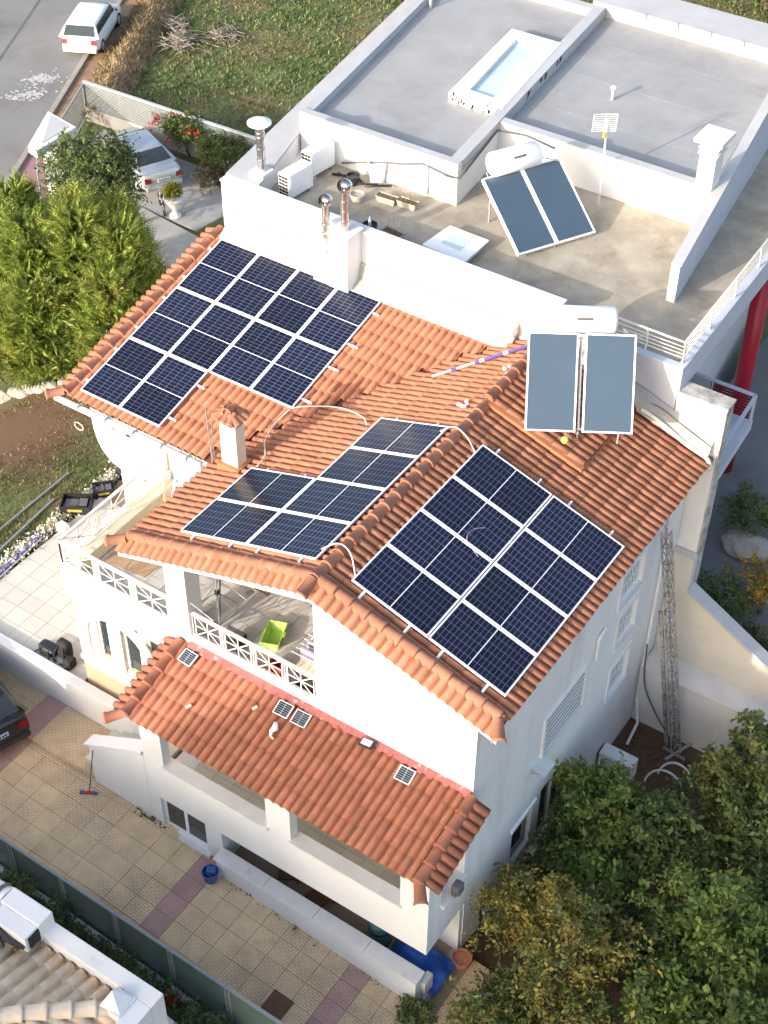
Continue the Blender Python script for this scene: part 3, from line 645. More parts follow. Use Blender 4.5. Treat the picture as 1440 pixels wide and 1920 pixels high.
# brick-like chimney with tiled hood on the left slope
ch = MB().box(-4.81,-4.39,2.2,2.50,zB(-4.8)-.1,8.55).build('chimney', 'cream_trim', H, bevel=.01)
MB().box(-4.88,-4.32,2.12,2.58,zB(-4.8)-.1,zB(-4.4)+.12).build('chimney_foot', 'orange_render', ch)
for x0, y0 in ((-4.80,2.21), (-4.47,2.21), (-4.80,2.42), (-4.47,2.42)): box('hood_post', 'cream_trim', ch, x0, x0+.07, y0, y0+.07, 8.55, 8.72)
box('flue_opening', 'dark_inside', ch, -4.78, -4.42, 2.23, 2.47, 8.552, 8.70)
hd = MB().add([(-4.9,2.1,8.72), (-4.3,2.1,8.72), (-4.3,2.6,8.72), (-4.9,2.6,8.72), (-4.6,2.35,8.93)], [(0,1,4), (1,2,4), (2,3,4), (3,0,4), (3,2,1,0)]).build('chimney_hood', 'deck', ch)
for cx_, cy_, d in ((-4.6,2.35,(1,0)), (-4.6,2.35,(-1,0)), (-4.6,2.35,(0,1)), (-4.6,2.35,(0,-1))):
    for k in (-1,0,1):
        e = Vector((cx_+d[0]*.33-d[1]*k*.17, cy_+d[1]*.28+d[0]*k*.15, 8.73)); t_ = Vector((cx_-d[1]*k*.10, cy_+d[0]*k*.08, 8.91)); v = (t_-e).normalized(); u = v.cross(Vector((0,0,1))).normalized(); n_ = u.cross(v)
        place(ME_CAP, [frame_mat(e, u*.68, v*.7, n_*.5)], 'hood_tile', hd)
place(ME_CAP, [frame_mat((-4.6,2.23,8.92), (.75,0,0), (0,.55,0), (0,0,.6))], 'hood_tile', hd)
# white chimney block by the party wall
ws = MB().box(-6.42,-5.96,7.72,8.27,8.1,9.24).box(-5.955,-5.44,7.7,8.27,8.1,9.74).build('chimney', 'white', H, bevel=.008)
box('cap_slab', 'marble', ws, -6.0, -5.4, 7.66, 8.3, 9.742, 9.80, bevel=.008); box('cap_slab', 'marble', ws, -6.46, -6.01, 7.68, 8.3, 9.242, 9.29, bevel=.008)

# ------------------------------------------------------------------ the flat-roofed house behind
F = empty('flat_roofed_house', (-4, 14, -1), 'white and grey flat-roofed modern house behind the tiled villa', 'house')
FZ = 9.2
L0, L1 = (-9.45,8.27), (-11.9,23.0)                 # skewed left side
lx = lambda y: L0[0]+(L1[0]-L0[0])*(y-L0[1])/(L1[1]-L0[1])
dvx = lambda y: -4.68-.118*(y-11.1)                 # divider between the two upper roofs
rwx = lambda y: 1.12-.135*(y-10.5)                  # right-hand wall
MB().prism([(L0[0],8.27), (1.2,8.27), (1.1,10.6), (rwx(21),21), (L1[0],23)], 'z', -1, FZ-.02).build('wall', 'white', F)
MB().prism([(1.19,8.275), (2.5,8.275), (2.5,8.7), (1.19,8.7)], 'z', 1.5, 8.84).build('wall', 'grey_paint', F)
# terrace slab with edge beam
MB().prism([(-9.3,8.32), (2.36,8.32), (2.2,13.3), (1.9,22), (-4,22)], 'z', FZ-.015, FZ).build('terrace_floor', 'roof_screed', F)
MB().prism([(.9,8.262), (2.55,8.262), (2.55,8.45), (.9,8.45)], 'z', 8.62, 9.27).build('edge_beam', 'grey_paint', F, bevel=.01)
MB().prism([(2.38,8.451), (2.55,8.451), (2.1,22), (1.93,22)], 'z', 8.62, 9.27).build('edge_beam', 'grey_paint', F, bevel=.01)
MB().prism([(1.0,8.5), (2.37,8.5), (1.92,22), (.6,22)], 'z', 8.63, 8.85).build('terrace_slab', 'grey_paint', F)
# pier of the party wall
MB().prism([(2.52,8.26), (3.6,8.26), (3.6,8.62), (2.52,8.62)], 'z', 0, 8.66).build('party_pier', 'white_weathered', F, bevel=.01)
MB().prism([(3.602,8.27), (3.64,8.27), (3.64,8.63), (3.602,8.63)], 'z', 0, 8.63).build('pier_face', 'concrete_stained', F)
MB().box(2.5,3.66,8.24,8.66,8.662,8.72).build('pier_cap', 'concrete_stained', F)
# front parapet
MB().box(-9.45,-.35,8.262,8.5,FZ-.4,9.66).build('parapet', 'white', F)
MB().box(-9.47,-.33,8.24,8.52,9.662,9.72).build('parapet_cap', 'white', F, bevel=.008)
# wide left parapet (grey flat top)
MB().prism([(lx(8.53),8.53), (-8.55,8.53), (-9.25,11.1), (-10.9,21.5), (lx(21.5),21.5)], 'z', FZ-.5, 9.66).build('left_parapet', 'white', F)
MB().prism([(lx(8.53)-.02,8.525), (-8.53,8.525), (-9.23,11.1), (-10.88,21.5), (lx(21.5)-.02,21.5)], 'z', 9.662, 9.72).build('left_parapet_cap', 'grey_cap', F)
# upper roof, left: sunken grey field inside a rim
UZ = 10.25
MB().prism([(-9.2,11.1), (dvx(11.1),11.1), (dvx(20.5),20.5), (-10.85,20.5)], 'z', FZ-.2, UZ-.25).build('upper_block', 'white', F)
MB().prism([(-9.0,11.34), (dvx(11.3)-.3,11.34), (dvx(20.3)-.3,20.3), (-10.55,20.3)], 'z', UZ-.249, UZ-.21).build('roof_membrane', 'grey_roof', F)
MB().prism([(-9.22,11.1), (dvx(11.1),11.1), (dvx(11.3),11.33), (-9.24,11.33)], 'z', UZ-.251, UZ).build('rim', 'white', F)
MB().prism([(-9.2,11.12), (dvx(11.1),11.12), (dvx(11.3)-.02,11.345), (-9.24,11.345)], 'z', UZ+.001, UZ+.03).build('rim_cap', 'grey_cap', F)
MB().prism([(-9.24,11.332), (-9.0,11.332), (-10.55,20.5), (-10.85,20.5)], 'z', UZ-.252, UZ).build('rim', 'grey_cap', F)
MB().prism([(dvx(11.34)-.3,11.346), (dvx(11.34),11.346), (dvx(20.6),20.6), (dvx(20.6)-.32,20.6)], 'z', UZ-.253, UZ+.028).build('divider_wall', 'grey_cap', F)
MB().prism([(-10.8,20.31), (dvx(20.3)-.31,20.31), (dvx(20.6)-.31,20.6), (-10.8,20.6)], 'z', UZ-.25, UZ+.02).build('rim', 'grey_cap', F)
# upper roof, right (set further back)
MB().prism([(dvx(13.5)+.003,13.5), (rwx(13.5)+.1,13.5), (rwx(21)+.1,21), (dvx(21)+.003,21)], 'z', FZ-.2, UZ-.3).build('upper_block', 'white', F)
MB().prism([(dvx(13.7)+.01,13.72), (rwx(13.7)-.25,13.72), (rwx(20.6)-.25,20.6), (dvx(20.6)+.01,20.6)], 'z', UZ-.299, UZ-.26).build('roof_membrane', 'grey_roof', F)
MB().prism([(dvx(13.5)+.005,13.5), (rwx(13.5)+.09,13.5), (rwx(13.7)+.09,13.715), (dvx(13.7)+.005,13.715)], 'z', UZ-.301, UZ-.02).build('rim', 'white', F)
MB().prism([(dvx(13.5)+.008,13.48), (rwx(13.5)+.09,13.48), (rwx(13.7)+.09,13.73), (dvx(13.7)+.008,13.73)], 'z', UZ-.018, UZ+.012).build('rim_cap', 'grey_cap', F)
MB().prism([(dvx(20.6)-.4,20.605), (rwx(20.6)+.1,20.605), (rwx(22)+.1,22.0), (dvx(22)-.4,22.0)], 'z', UZ-.5, UZ+.12).build('rim', 'grey_cap', F, bevel=.01)
for k in range(5): MB().box(-4.7+k*.95,-4.58+k*.95,20.55,20.62,UZ-.02,UZ+.14).build('rim_patch', 'yellow_plastic' if False else 'grey_cap', F)
# membrane seams: overlapping strips, each a sheet of its own
for k in range(3):
    y0 = 15.3+k*1.9; MB().prism([(dvx(y0)+.03,y0), (rwx(y0)-.27,y0-.05), (rwx(y0)-.27,y0), (dvx(y0)+.03,y0+.05)], 'z', UZ-.2599, UZ-.2575).build('membrane_seam', 'grey_roof', F)
# right-hand screen wall, rising to the back
rw = MB(); y0, y1 = 10.42, 21.3; T = .19
rw.add([(rwx(y0),y0,FZ), (rwx(y0)+T,y0+.03,FZ), (rwx(y1)+T,y1,FZ), (rwx(y1),y1,FZ), (rwx(y0),y0,10.12), (rwx(y0)+T,y0+.03,10.12), (rwx(y1)+T,y1,11.1), (rwx(y1),y1,11.1)], [(0,3,2,1),(4,5,6,7),(0,1,5,4),(1,2,6,5),(2,3,7,6),(3,0,4,7)])
rw.build('screen_wall', 'grey_paint', F)
rc = MB(); T2 = T+.03
rc.add([(rwx(y0)-.02,y0-.02,10.125), (rwx(y0)+T2,y0,10.125), (rwx(y1)+T2,y1,11.105), (rwx(y1)-.02,y1,11.105), (rwx(y0)-.02,y0-.02,10.15), (rwx(y0)+T2,y0,10.15), (rwx(y1)+T2,y1,11.13), (rwx(y1)-.02,y1,11.13)], [(0,3,2,1),(4,5,6,7),(0,1,5,4),(1,2,6,5),(2,3,7,6),(3,0,4,7)]); rc.build('wall_cap', 'grey_cap', F)
box('wall_end', 'white', F, rwx(y0)-.004, rwx(y0)+T+.004, y0-.025, y0-.001, FZ, 10.12)
# long skylight basin on the left upper roof
sk = MB(); O = [(-6.75,14.0), (-5.2,14.0), (-5.75,18.0), (-7.25,18.0)]; I = [(-6.38,14.42), (-5.68,14.4), (-6.15,17.55), (-6.85,17.55)]; zt = UZ+.04
for k in range(4):
    a, b, c, d = O[k], O[(k+1) % 4], I[(k+1) % 4], I[k]; sk.prism([a, b, c, d], 'z', UZ-.23, zt)
sko = sk.build('skylight', 'white', F, bevel=.01)
MB().prism(I, 'z', UZ-.2, UZ-.06).build('glazing', 'glass_sky', sko)
rr = random.Random(9)
for (cx_, cy_, nrm) in ((-6.6,13.98,'y'), (-6.2,13.98,'y'), (-5.6,13.98,'y')):
    mb = MB()
    for k in range(4):
        x_ = cx_+rr.uniform(-.2,.2); z0_ = UZ-.2+rr.uniform(0,.22); z1_ = z0_+rr.uniform(.05,.14); mb.add([(x_,cy_-.006,z1_), (x_-rr.uniform(.01,.03),cy_-.006,z0_), (x_+rr.uniform(0,.02),cy_-.006,z0_-.03), (x_+rr.uniform(.02,.05),cy_-.006,z1_-.02)], [(0,1,2,3)])
    mb.build('mastic_patch', 'mastic', sko)
for y_ in (15.2,16.0,16.3,17.1,17.3):
    mb = MB(); b_ = y_+rr.uniform(.05,.16); mb.add([(dvx(y_)+.008,y_,UZ+.0), (dvx(y_)+.008,y_-.02,UZ-.12-rr.uniform(0,.1)), (dvx(b_)+.008,b_,UZ-.08-rr.uniform(0,.1)), (dvx(b_)+.008,b_+.03,UZ-.02)], [(0,1,2,3)]); mb.build('mastic_patch', 'mastic', F)
# flat glass roof hatch on the terrace
hc = MB().prism([(-4.22,9.1), (-3.2,9.0), (-3.2,9.95), (-4.12,9.98)], 'z', FZ, FZ+.14).build('roof_hatch', 'grey_cap', F, bevel=.01); MB().prism([(-4.3,9.03), (-3.13,8.93), (-3.13,10.02), (-4.2,10.05)], 'z', FZ+.142, FZ+.19).build('hatch_frame', 'alu_white', hc, bevel=.01)
MB().prism([(-3.98,9.3), (-3.45,9.25), (-3.45,9.72), (-3.93,9.75)], 'z', FZ+.191, FZ+.2).build('glazing', 'glass_sky', hc)
# small chimney, vents, mounting box
cm = MB().box(.32,.72,13.15,13.6,UZ-.1,11.55).build('chimney', 'white', F, bevel=.01); MB().box(.18,.86,13.0,13.75,11.552,11.66).build('chimney_cap', 'white', cm, bevel=.01)
for z in (11.25,11.38): MB().box(.28,.76,13.12,13.63,z,z+.05).build('chimney_band', 'white', cm)
box('chimney_foot', 'white', cm, .24, .8, 13.0, 13.48, UZ+.02, UZ+.1)
for x_, y_, lab in ((-3.44,16.5,1), (-10.0,18.3,2)):
    MB().lathe([(.045,UZ-.25), (.045,UZ+.02), (.075,UZ+.03), (.075,UZ+.09), (.03,UZ+.11)], 10, (x_,y_,0)).build('vent_pipe', 'white', F, smooth=True)
box('wall_box', 'white', F, -1.62, -1.28, 7.98, 8.235, 8.62, 8.86, bevel=.01)
MB().tube([(-5.5,11.06,9.3), (-5.5,11.06,10.0), (-5.5,11.05,10.05)], .05, 8).build('down_pipe', 'white', F)
# cables along the terrace walls
MB().tube([(-7.9,11.0,9.35), (-7.4,10.95,9.55), (-6.7,11.0,9.75), (-6.2,11.05,9.85), (-5.6,11.04,10.05), (-4.9,11.05,9.95), (-4.6,11.08,9.98), (-4.66,11.6,10.03), (-4.82,12.6,10.05), (-4.9,13.3,10.12), (-4.2,13.42,10.15), (-3.4,13.42,10.05)], .025, 6).build('cable', 'cable_grey', F, smooth=True)
MB().tube([(-7.9,10.6,9.24), (-7.3,10.8,9.25), (-6.9,10.6,9.24), (-6.4,10.95,9.25)], .03, 6).tube([(-7.8,10.7,9.26), (-7.2,10.5,9.25), (-6.7,10.8,9.26)], .025, 6).build('cable', 'black_plastic', F, smooth=True)
# terrace railing and columns
def bar_rail(pts, parent):
    mb = MB(); P = [Vector(p) for p in pts]
    for z, r_ in ((.62,.028), (.5,.014), (.41,.014), (.32,.014), (.23,.014)): mb.tube([p+Vector((0,0,z)) for p in P], r_, 6)
    for a, b in zip(P[:-1], P[1:]):
        n_ = max(2, round((b-a).length/1.35))
        for k in range(n_+1):
            q = a.lerp(b, k/n_); mb.tube([q+Vector((0,.02,.0)), q+Vector((0,.08,.2)), q+Vector((0,.06,.45)), q+Vector((0,0,.62))], .022, 6)
    return mb.build('terrace_railing', 'rail_white', parent, smooth=True)
bar_rail([(.75,8.40,9.2), (2.44,8.40,9.2), (2.02,21,9.2)], F)
for x_, y_ in ((2.0,14.3), (1.8,19.0)): MB().lathe([(.21,1.5), (.21,8.62)], 20, (x_,y_,0)).build('column', 'red_column', F, smooth=True)
# small side balcony between pier and column
bz = 5.9
bs = MB().prism([(1.15,9.0), (3.45,9.0), (3.3,11.4), (1.0,11.4)], 'z', bz, bz+.25).build('side_balcony', 'grey_paint', F)
MB().bar((3.4,9.05,bz+.98), (3.26,11.35,bz+.98), .08, .05).bar((3.26,11.35,bz+.98), (1.1,11.35,bz+.98), .08, .05).bar((3.4,9.05,bz+.25), (3.4,9.05,bz+.98), .05,.05).bar((3.26,11.35,bz+.25), (3.26,11.35,bz+.98), .05,.05).bar((2.2,11.35,bz+.25), (2.2,11.35,bz+.98), .04,.04).build('handrail', 'grey_paint', bs)
MB().box(1.15,2.2,11.33,11.36,bz+.3,bz+.93).build('infill_panel', 'grey_cap', bs)
for k in range(8): MB().bar((2.25,11.33,bz+.32+k*.085), (3.2,11.33,bz+.32+k*.085), .02, .045).build('red_slat', 'red_light', bs)
MB().bar((2.45,9.1,bz+.6), (3.35,9.1,bz+.6), .06, .6).build('infill_panel', 'glass_sky', bs)
box('lower_wall', 'grey_paint', F, .95, 1.3, 8.72, 11.3, 1.5, 8.6)
# lower yard to the right with its own paving, boundary walls and retaining wall
tag(MB().add([(2.3,8.64,1.97), (16,8.64,1.97), (16,24,1.97), (.6,24,1.97), (.6,12,1.97)], [(0,1,2,3,4)]).build('yard_paving', 'yard_concrete'), kind='structure')
bw = empty('boundary_wall', (5, 8, -.5), 'beige stepped garden wall with pale plinth at the foot of the metal mast', 'wall')
MB().prism([(3.13,-.6), (9.5,-.6), (9.5,1.2), (5.9,2.35), (3.66,3.62), (3.66,4.6), (3.13,4.6)], 'y', 8.0, 8.23).build('wall_face', 'beige_wall', bw)
MB().prism([(3.67,3.625), (5.9,2.355), (9.5,1.205), (9.5,1.27), (5.92,2.43), (3.67,3.71)], 'y', 7.95, 8.3).build('coping', 'grey_cap', bw)
MB().box(3.14,9.5,7.32,7.99,-.6,1.38).build('plinth', 'white_side', bw); MB().box(3.14,9.5,7.26,8.0,1.382,1.44).build('plinth_cap', 'marble', bw, bevel=.01)
far = empty('pool_house', (4, 25, -1), 'low white outbuilding with dark glazing at the right edge', 'building')
MB().box(1.2,9,23.5,30,-1,5.6).build('wall', 'white', far); MB().box(1.0,9.2,23.0,30.2,5.602,5.9).build('roof_slab', 'grey_cap', far)
for k in range(3): MB().box(1.6+k*2.2,3.4+k*2.2,23.46,23.495,2.1,4.6).build('window', 'glass_dark', far)

# ------------------------------------------------------------------ solar panels
PWd, PLn = 1.134, 1.722
def panel_meshes():
    fr = MB(); t = .03; h = .035
    fr.box(0,PWd,0,t,-h,0).box(0,PWd,PLn-t,PLn,-h,0).box(0,t,t,PLn-t,-h,0).box(PWd-t,PWd,t,PLn-t,-h,0).box(t,PWd-t,PLn/2-.008,PLn/2+.008,-.012,-.003).box(t,PWd-t,t,PLn-t,-h,-h+.004)
    me = bpy.data.meshes.new('panel_frame'); me.from_pydata(fr.v, [], fr.f); me.materials.append(MATS['alu_white'])
    g_ = MB().box(-(PWd/2-t-.012), PWd/2-t-.012, 0, PLn/2-t-.02, -.01, -.004); g_.v = [(x+.543, y+.0, z) for x, y, z in g_.v]
    g2 = bpy.data.meshes.new('cell_block'); g2.from_pydata(g_.v, [], g_.f); g2.materials.append(MATS['solar_cells']); return me, g2
ME_PF, ME_CB = panel_meshes()
def solar_panel(O, u, v, label, group):
    """O: lower-left corner, u across (1.134), v along (1.722)"""
    u, v = Vector(u), Vector(v); e = empty('photovoltaic_module', (0,0,0), label, 'solar panel', group); e.matrix_world = frame_mat(O, u, v, u.cross(v))
    mesh_obj('frame', ME_PF, None, e)
    for y_ in (.04, PLn/2+.012):
        c = mesh_obj('cell_block', ME_CB, None, e); c.location = (PWd/2-.543, y_, 0)
ordn = ['first', 'second', 'third', 'fourth']
# right-hand array on the slope facing the garden: 4 along the ridge, 2 down the slope
nR = Vector((sB,0,cB)); vR = Vector((cB,0,-sB)); P1 = Vector((0,0,8.615))
for i in range(4):
    for j in range(2):
        o = P1+Vector((0,1,0))*(i*(PWd+.022))+vR*(j*(PLn+.024)+PLn)
        solar_panel(o, (0,1,0), -vR, f'solar panel of the right-hand array, {"upper" if j == 0 else "lower"} row, {ordn[i]} from the front gable', 'panels of the right-hand array')
P2 = Vector((-.8,0,8.70)); vL = Vector((-cB,0,-sB))
for i in range(4):
    for j in range(2):
        if j == 1 and i > 1: continue
        o = P2+Vector((0,1,0))*(i*(PWd+.022)+PWd)+vL*(j*(PLn+.024)+PLn)
        solar_panel(o, (0,-1,0), -vL, f'solar panel of the middle array left of the ridge, {"upper" if j == 0 else "lower"} column, {ordn[i]} from the front', 'panels of the middle array')
vA = Vector((0,cA,sA)); P3 = Vector((-9.2,7.83,zA(7.83)+.145))
for i in range(4):
    for j in range(3):
        if j == 2 and i > 1: continue
        o = P3+Vector((1,0,0))*(i*(PWd+.02))-vA*(j*(PLn*1.025+.02)+PLn*1.025)
        solar_panel(o, Vector((1,0,0)), vA*1.025, f'solar panel of the left-hand array, {["top","middle","bottom"][j]} row, {ordn[i]} from the outer edge', 'panels of the left-hand array')
def rail_obj(a, b, label, group): tag(MB().bar(a, b, .04, .045).build('mounting_rail', 'alu_white'), label, 'mounting rail', group)
for k, s in enumerate((.32, 1.35, 2.1, 3.1)):
    q = P1+vR*s-nR*.062; rail_obj(q+Vector((0,-.2,0)), q+Vector((0,4.80,0)), f'white rail under the right-hand solar array, {ordn[k]} below the ridge', 'rails under the right-hand array')
nL = Vector((-sB,0,cB))
for k, s in enumerate((.35, 1.4, 2.1, 3.1)):
    q = P2+vL*s-nL*.062; rail_obj(q+Vector((0,-.1,0)), q+Vector((0,4.72 if k < 2 else 2.4,0)), f'white rail under the middle solar array, {ordn[k]} below the ridge', 'rails under the middle array')
nA = Vector((0,-sA,cA)); 
for k, (s, x1) in enumerate(((.36,-4.45), (1.4,-4.33), (2.16,-4.33), (3.2,-4.33), (3.96,-6.72), (5.0,-6.72))):
    q = P3-vA*s-nA*.062; rail_obj(q+Vector((-.12,0,0)), Vector((x1,q.y,q.z)), f'white rail under the left-hand solar array, {(ordn+["fifth","sixth"])[k]} from the top', 'rails under the left-hand array')
# white conduits between the arrays
def hose(name, pts, r_, material, label, cat, n=6, group=None):
    P = [Vector(p) for p in pts]; out = []
    for i in range(len(P)-1):
        p0, p1, p2, p3 = P[max(i-1,0)], P[i], P[i+1], P[min(i+2,len(P)-1)]
        for k in range(8):
            t = k/8; out.append(.5*((2*p1)+(p2-p0)*t+(2*p0-5*p1+4*p2-p3)*t*t+(3*p1-p0-3*p2+p3)*t**3))
    out.append(P[-1]); return tag(MB().tube(out, r_, n).build(name, material, smooth=True), label, cat, group)
hose('conduit', [(-.85,4.35,8.72), (-.62,4.5,8.84), (-.3,4.45,8.78), (0,4.3,8.62)], .014, 'pipe_white', 'white conduit crossing the ridge near its far end', 'conduit')
hose('conduit', [(-.85,.25,8.72), (-.6,.45,8.84), (-.3,.4,8.78), (0,.12,8.6)], .014, 'pipe_white', 'white conduit crossing the ridge beside the front gable', 'conduit')
hose('conduit', [(-4.6,4.3,7.62), (-4.68,3.8,7.47), (-4.45,3.2,7.55), (-4.1,2.75,7.66), (-4.0,2.35,7.68)], .013, 'pipe_white', 'white conduit from left-hand array down past the cream chimney', 'conduit')
hose('conduit', [(-4.58,4.35,7.62), (-4.3,4.5,7.7), (-3.6,4.7,7.85), (-2.9,4.55,8.03), (-2.6,4.3,8.1)], .013, 'pipe_white', 'white conduit from left-hand array across the valley', 'conduit')
hose('conduit', [(1.9,8.0,8.1), (2.3,7.98,8.0), (3.0,7.98,7.68), (3.5,8.0,7.5), (3.58,8.05,7.2)], .045, 'pipe_white', 'thick white pipe lying along the foot of the party wall', 'pipe', 8)
hose('cable', [(1.9,8.12,8.25), (2.3,8.14,8.2), (2.9,8.13,7.95), (3.5,8.14,7.72)], .012, 'cable_grey', 'thin grey cable above the thick white pipe on the party wall', 'cable')
hose('cable', [(1.13,2.85,8.28), (1.0,2.6,8.36), (1.05,2.3,8.36), (1.4,2.15,8.22)], .006, 'cloth_lilac', 'thin pinkish cable looped over the right-hand solar array', 'cable')

# ------------------------------------------------------------------ solar water heaters
def heater(name, O, az, tilt, W, L_, label, tank, ends=False):
    d = Vector((math.cos(az), math.sin(az), 0)); b = Vector((-math.sin(az), math.cos(az), 0)); u = b*math.cos(tilt)+Vector((0,0,math.sin(tilt))); n_ = d.cross(u); O = Vector(O)
    e = empty(name, tuple(O), label, 'water heater'); gap = .14 if ends else .03; cw = (W-gap)/2
    for k in range(2):
        o = O+d*(k*(cw+gap)); t = .035
        fr = MB(); P = lambda a, c, z: o+d*a+u*c+n_*z
        def rect(a0, a1, c0, c1, z0, z1): fr.obox(P((a0+a1)/2, (c0+c1)/2, (z0+z1)/2), d*(a1-a0)/2, u*(c1-c0)/2, n_*(z1-z0)/2)
        rect(0,cw,0,t,-.09,0); rect(0,cw,L_-t,L_,-.09,0); rect(0,t,t,L_-t,-.09,0); rect(cw-t,cw,t,L_-t,-.09,0); rect(t,cw-t,t,L_-t,-.085,-.07)
        c = fr.build('collector', 'alu_white', e)
        MB().obox(P(cw/2, L_/2, -.018), d*(cw/2-t), u*(L_/2-t), n_*.006).build('glass', 'collector', c)
    fr = MB()
    for k in (.12, .5, .88):
        q = O+d*W*k; top = q+u*L_*.97-n_*.1; bot = q+u*.05-n_*.1; ft = Vector((top.x, top.y, O.z-tank['foot']))
        fr.bar(bot, top, .035, .035, n_); fr.bar(top, ft, .035, .035); fr.bar(bot, Vector((bot.x,bot.y,O.z-tank['foot0'])), .035, .035); fr.bar((top+ft)/2, bot, .025, .025)
    fr.bar(O+u*.06-n_*.11, O+d*W+u*.06-n_*.11, .03, .04); fr.bar(O+u*L_*.95-n_*.11, O+d*W+u*L_*.95-n_*.11, .03, .04); fr.build('support_frame', 'galv', e)
    c = O+d*(W*tank['k'])+u*(L_*.98)-n_*.12+b*tank['back']+Vector((0,0,tank['up'])); td = (d*math.cos(tank.get('turn',0))+b*math.sin(tank.get('turn',0))); l2, r_ = tank['len']/2, tank['r']
    prof = [(-l2,.0), (-l2,r_*.55), (-l2+.03,r_*.85), (-l2+.08,r_), (l2-.08,r_), (l2-.03,r_*.85), (l2,r_*.55), (l2,0)]
    mb = MB(); a = td; s1 = a.cross(Vector((0,0,1))).normalized(); s2 = s1.cross(a); n = 24
    for x_, rr_ in prof: mb.v += [tuple(c+a*x_+(s1*math.cos(2*PI*k/n)+s2*math.sin(2*PI*k/n))*max(rr_,.001)) for k in range(n)]
    for i in range(len(prof)-1): mb.f += [(i*n+k, i*n+(k+1) % n, (i+1)*n+(k+1) % n, (i+1)*n+k) for k in range(n)]
    tk = mb.build('tank', 'tank_white', e, smooth=True)
    MB().obox(c-n_*0+s1*0+Vector((0,0,0))+(-b)*r_*.80+Vector((0,0,r_*.62)), td*.16, Vector((0,0,1)).cross(td)*.012, Vector((0,0,.025))).build('name_plate', 'cable_grey', tk)
    MB().tube([c+td*(l2-.02)+Vector((0,0,-r_*.4)), c+td*(l2+.08)+Vector((0,0,-r_*.5)), O+d*W+u*L_*.95], .015, 6).build('water_pipe', 'galv', e); MB().tube([c-td*(l2-.02)+Vector((0,0,-r_*.4)), c-td*(l2+.08)+Vector((0,0,-r_*.6)), O+u*.1-n_*.05], .015, 6).build('water_pipe', 'galv', e)
    return e
heater('solar_water_heater', (.434,5.537,8.527), .545, .891, 2.18, 2.0, 'solar water heater with two tall blue collectors on the tiled roof', dict(k=.52, back=.32, up=.16, len=1.35, r=.29, foot=.2, foot0=.35), True)
heater('solar_water_heater', (-2.303,9.923,9.351), 1.079, .555, 2.076, 2.0, 'solar water heater tilted on the flat concrete roof terrace', dict(k=.44, back=.1, up=.32, len=1.3, r=.29, foot=.15, foot0=.15))

# ------------------------------------------------------------------ driveway slabs
drv = MB()
xd = [-16,-3.8,3.1,6.5]
drv.v = [(x, y, drive_z(x)-.03) for x in xd for y in (-4.75,-.7)]; drv.f = [(2*i, 2*i+2, 2*i+3, 2*i+1) for i in range(3)]
DR = tag(drv.build('driveway', 'joint'), kind='structure')
rr = random.Random(11); S_ = .5; n_sl = 0
pinks = ((-8.15,-7.45), (-2.75,-2.2), (1.72,2.22))
ME_S = {}
for i in range(-28, 10):
    x0 = i*S_
    if x0 < -12.5 or x0 > 4.4: continue
    cx_ = x0+S_/2; pk = any(a < cx_ < b for a, b in pinks); slope = -.097 if cx_ > -3.8 else -.035
    for j in range(8):
        y0 = -4.70+j*S_; y1 = y0+S_
        if y1 > -2.03 and cx_ > -2.05 and not (cx_ > 3.3): 
            if y0 > -2.5: continue
        if y0 > -2.1 and cx_ > -5.7 and cx_ < 3.3: continue
        key = ('p' if pk else 'n')
        if key not in ME_S:
            me = bpy.data.meshes.new('paving_slab'); mb = MB().box(-S_/2+.004,S_/2-.004,-S_/2+.004,S_/2-.004,-.03,0); me.from_pydata(mb.v, [], mb.f); me.materials.append(MATS['paving_pink' if pk else 'paving']); ME_S[key] = me
        o = bpy.data.objects.new('paving_slab', ME_S[key]); COL.objects.link(o); o.parent = DR
        o.location = (cx_, y0+S_/2, drive_z(cx_)+rr.uniform(-.003,.003)); o.rotation_euler = (rr.gauss(0,.002), math.atan(-slope), 0); n_sl += 1
print('slabs', n_sl)
# raised apron in front of the stairs
tag(MB().prism([(-8.1,drive_z(-8.1)+.004), (-5.62,drive_z(-5.62)+.004), (-5.62,.9), (-8.1,.9)], 'y', -2.04, -.87).build('apron', 'paving'), kind='structure')
tag(MB().prism([(-8.1,.9005), (-7.5,.9005), (-7.5,.904), (-8.1,.904)], 'y', -2.04, -.87).build('apron_band', 'paving_pink'), kind='structure')
tag(MB().obox((.83,-3.92,drive_z(.83)+.02), (.24,0,-.0233), (0,.24,0), (0,0,.012)).build('manhole_cover', 'wood_dark', bevel=.004), 'square rusty brown manhole cover in the beige paving', 'manhole cover')
# glass fence along the driveway
gfence = empty('glass_fence', (-2,-4.78,.5), 'green tinted glass fence on a white kerb along the driveway', 'fence')
xsf = [-8.2+1.42*k for k in range(9)]
for a, b in zip(xsf[:-1], xsf[1:]):
    za, zb = drive_z(a), drive_z(b); ta, tb = 1.83-.0286*(a+5.4), 1.83-.0286*(b+5.4)
    MB().prism([(a+.02,za-.05), (b-.02,zb-.05), (b-.02,tb), (a+.02,ta)], 'y', -4.80, -4.785).build('glass_pane', 'glass_green', gfence)
    MB().bar((a,-4.82,za-.1), (a,-4.82,ta), .03, .04).bar((a+.09,-4.82,za-.1), (a+.09,-4.82,ta), .03, .04).build('post', 'paint_grey', gfence)
MB().bar((xsf[0],-4.79,1.83-.0286*(xsf[0]+5.4)+.02), (xsf[-1],-4.79,1.83-.0286*(xsf[-1]+5.4)+.02), .06, .045).build('top_rail', 'paint_grey', gfence)
MB().prism([(-8.2,0), (3.2,-.6), (3.2,drive_z(3.2)+.02), (-3.8,drive_z(-3.8)+.02), (-8.2,drive_z(-8.2)+.02)], 'y', -4.98, -4.84).build('kerb', 'white_side', gfence)
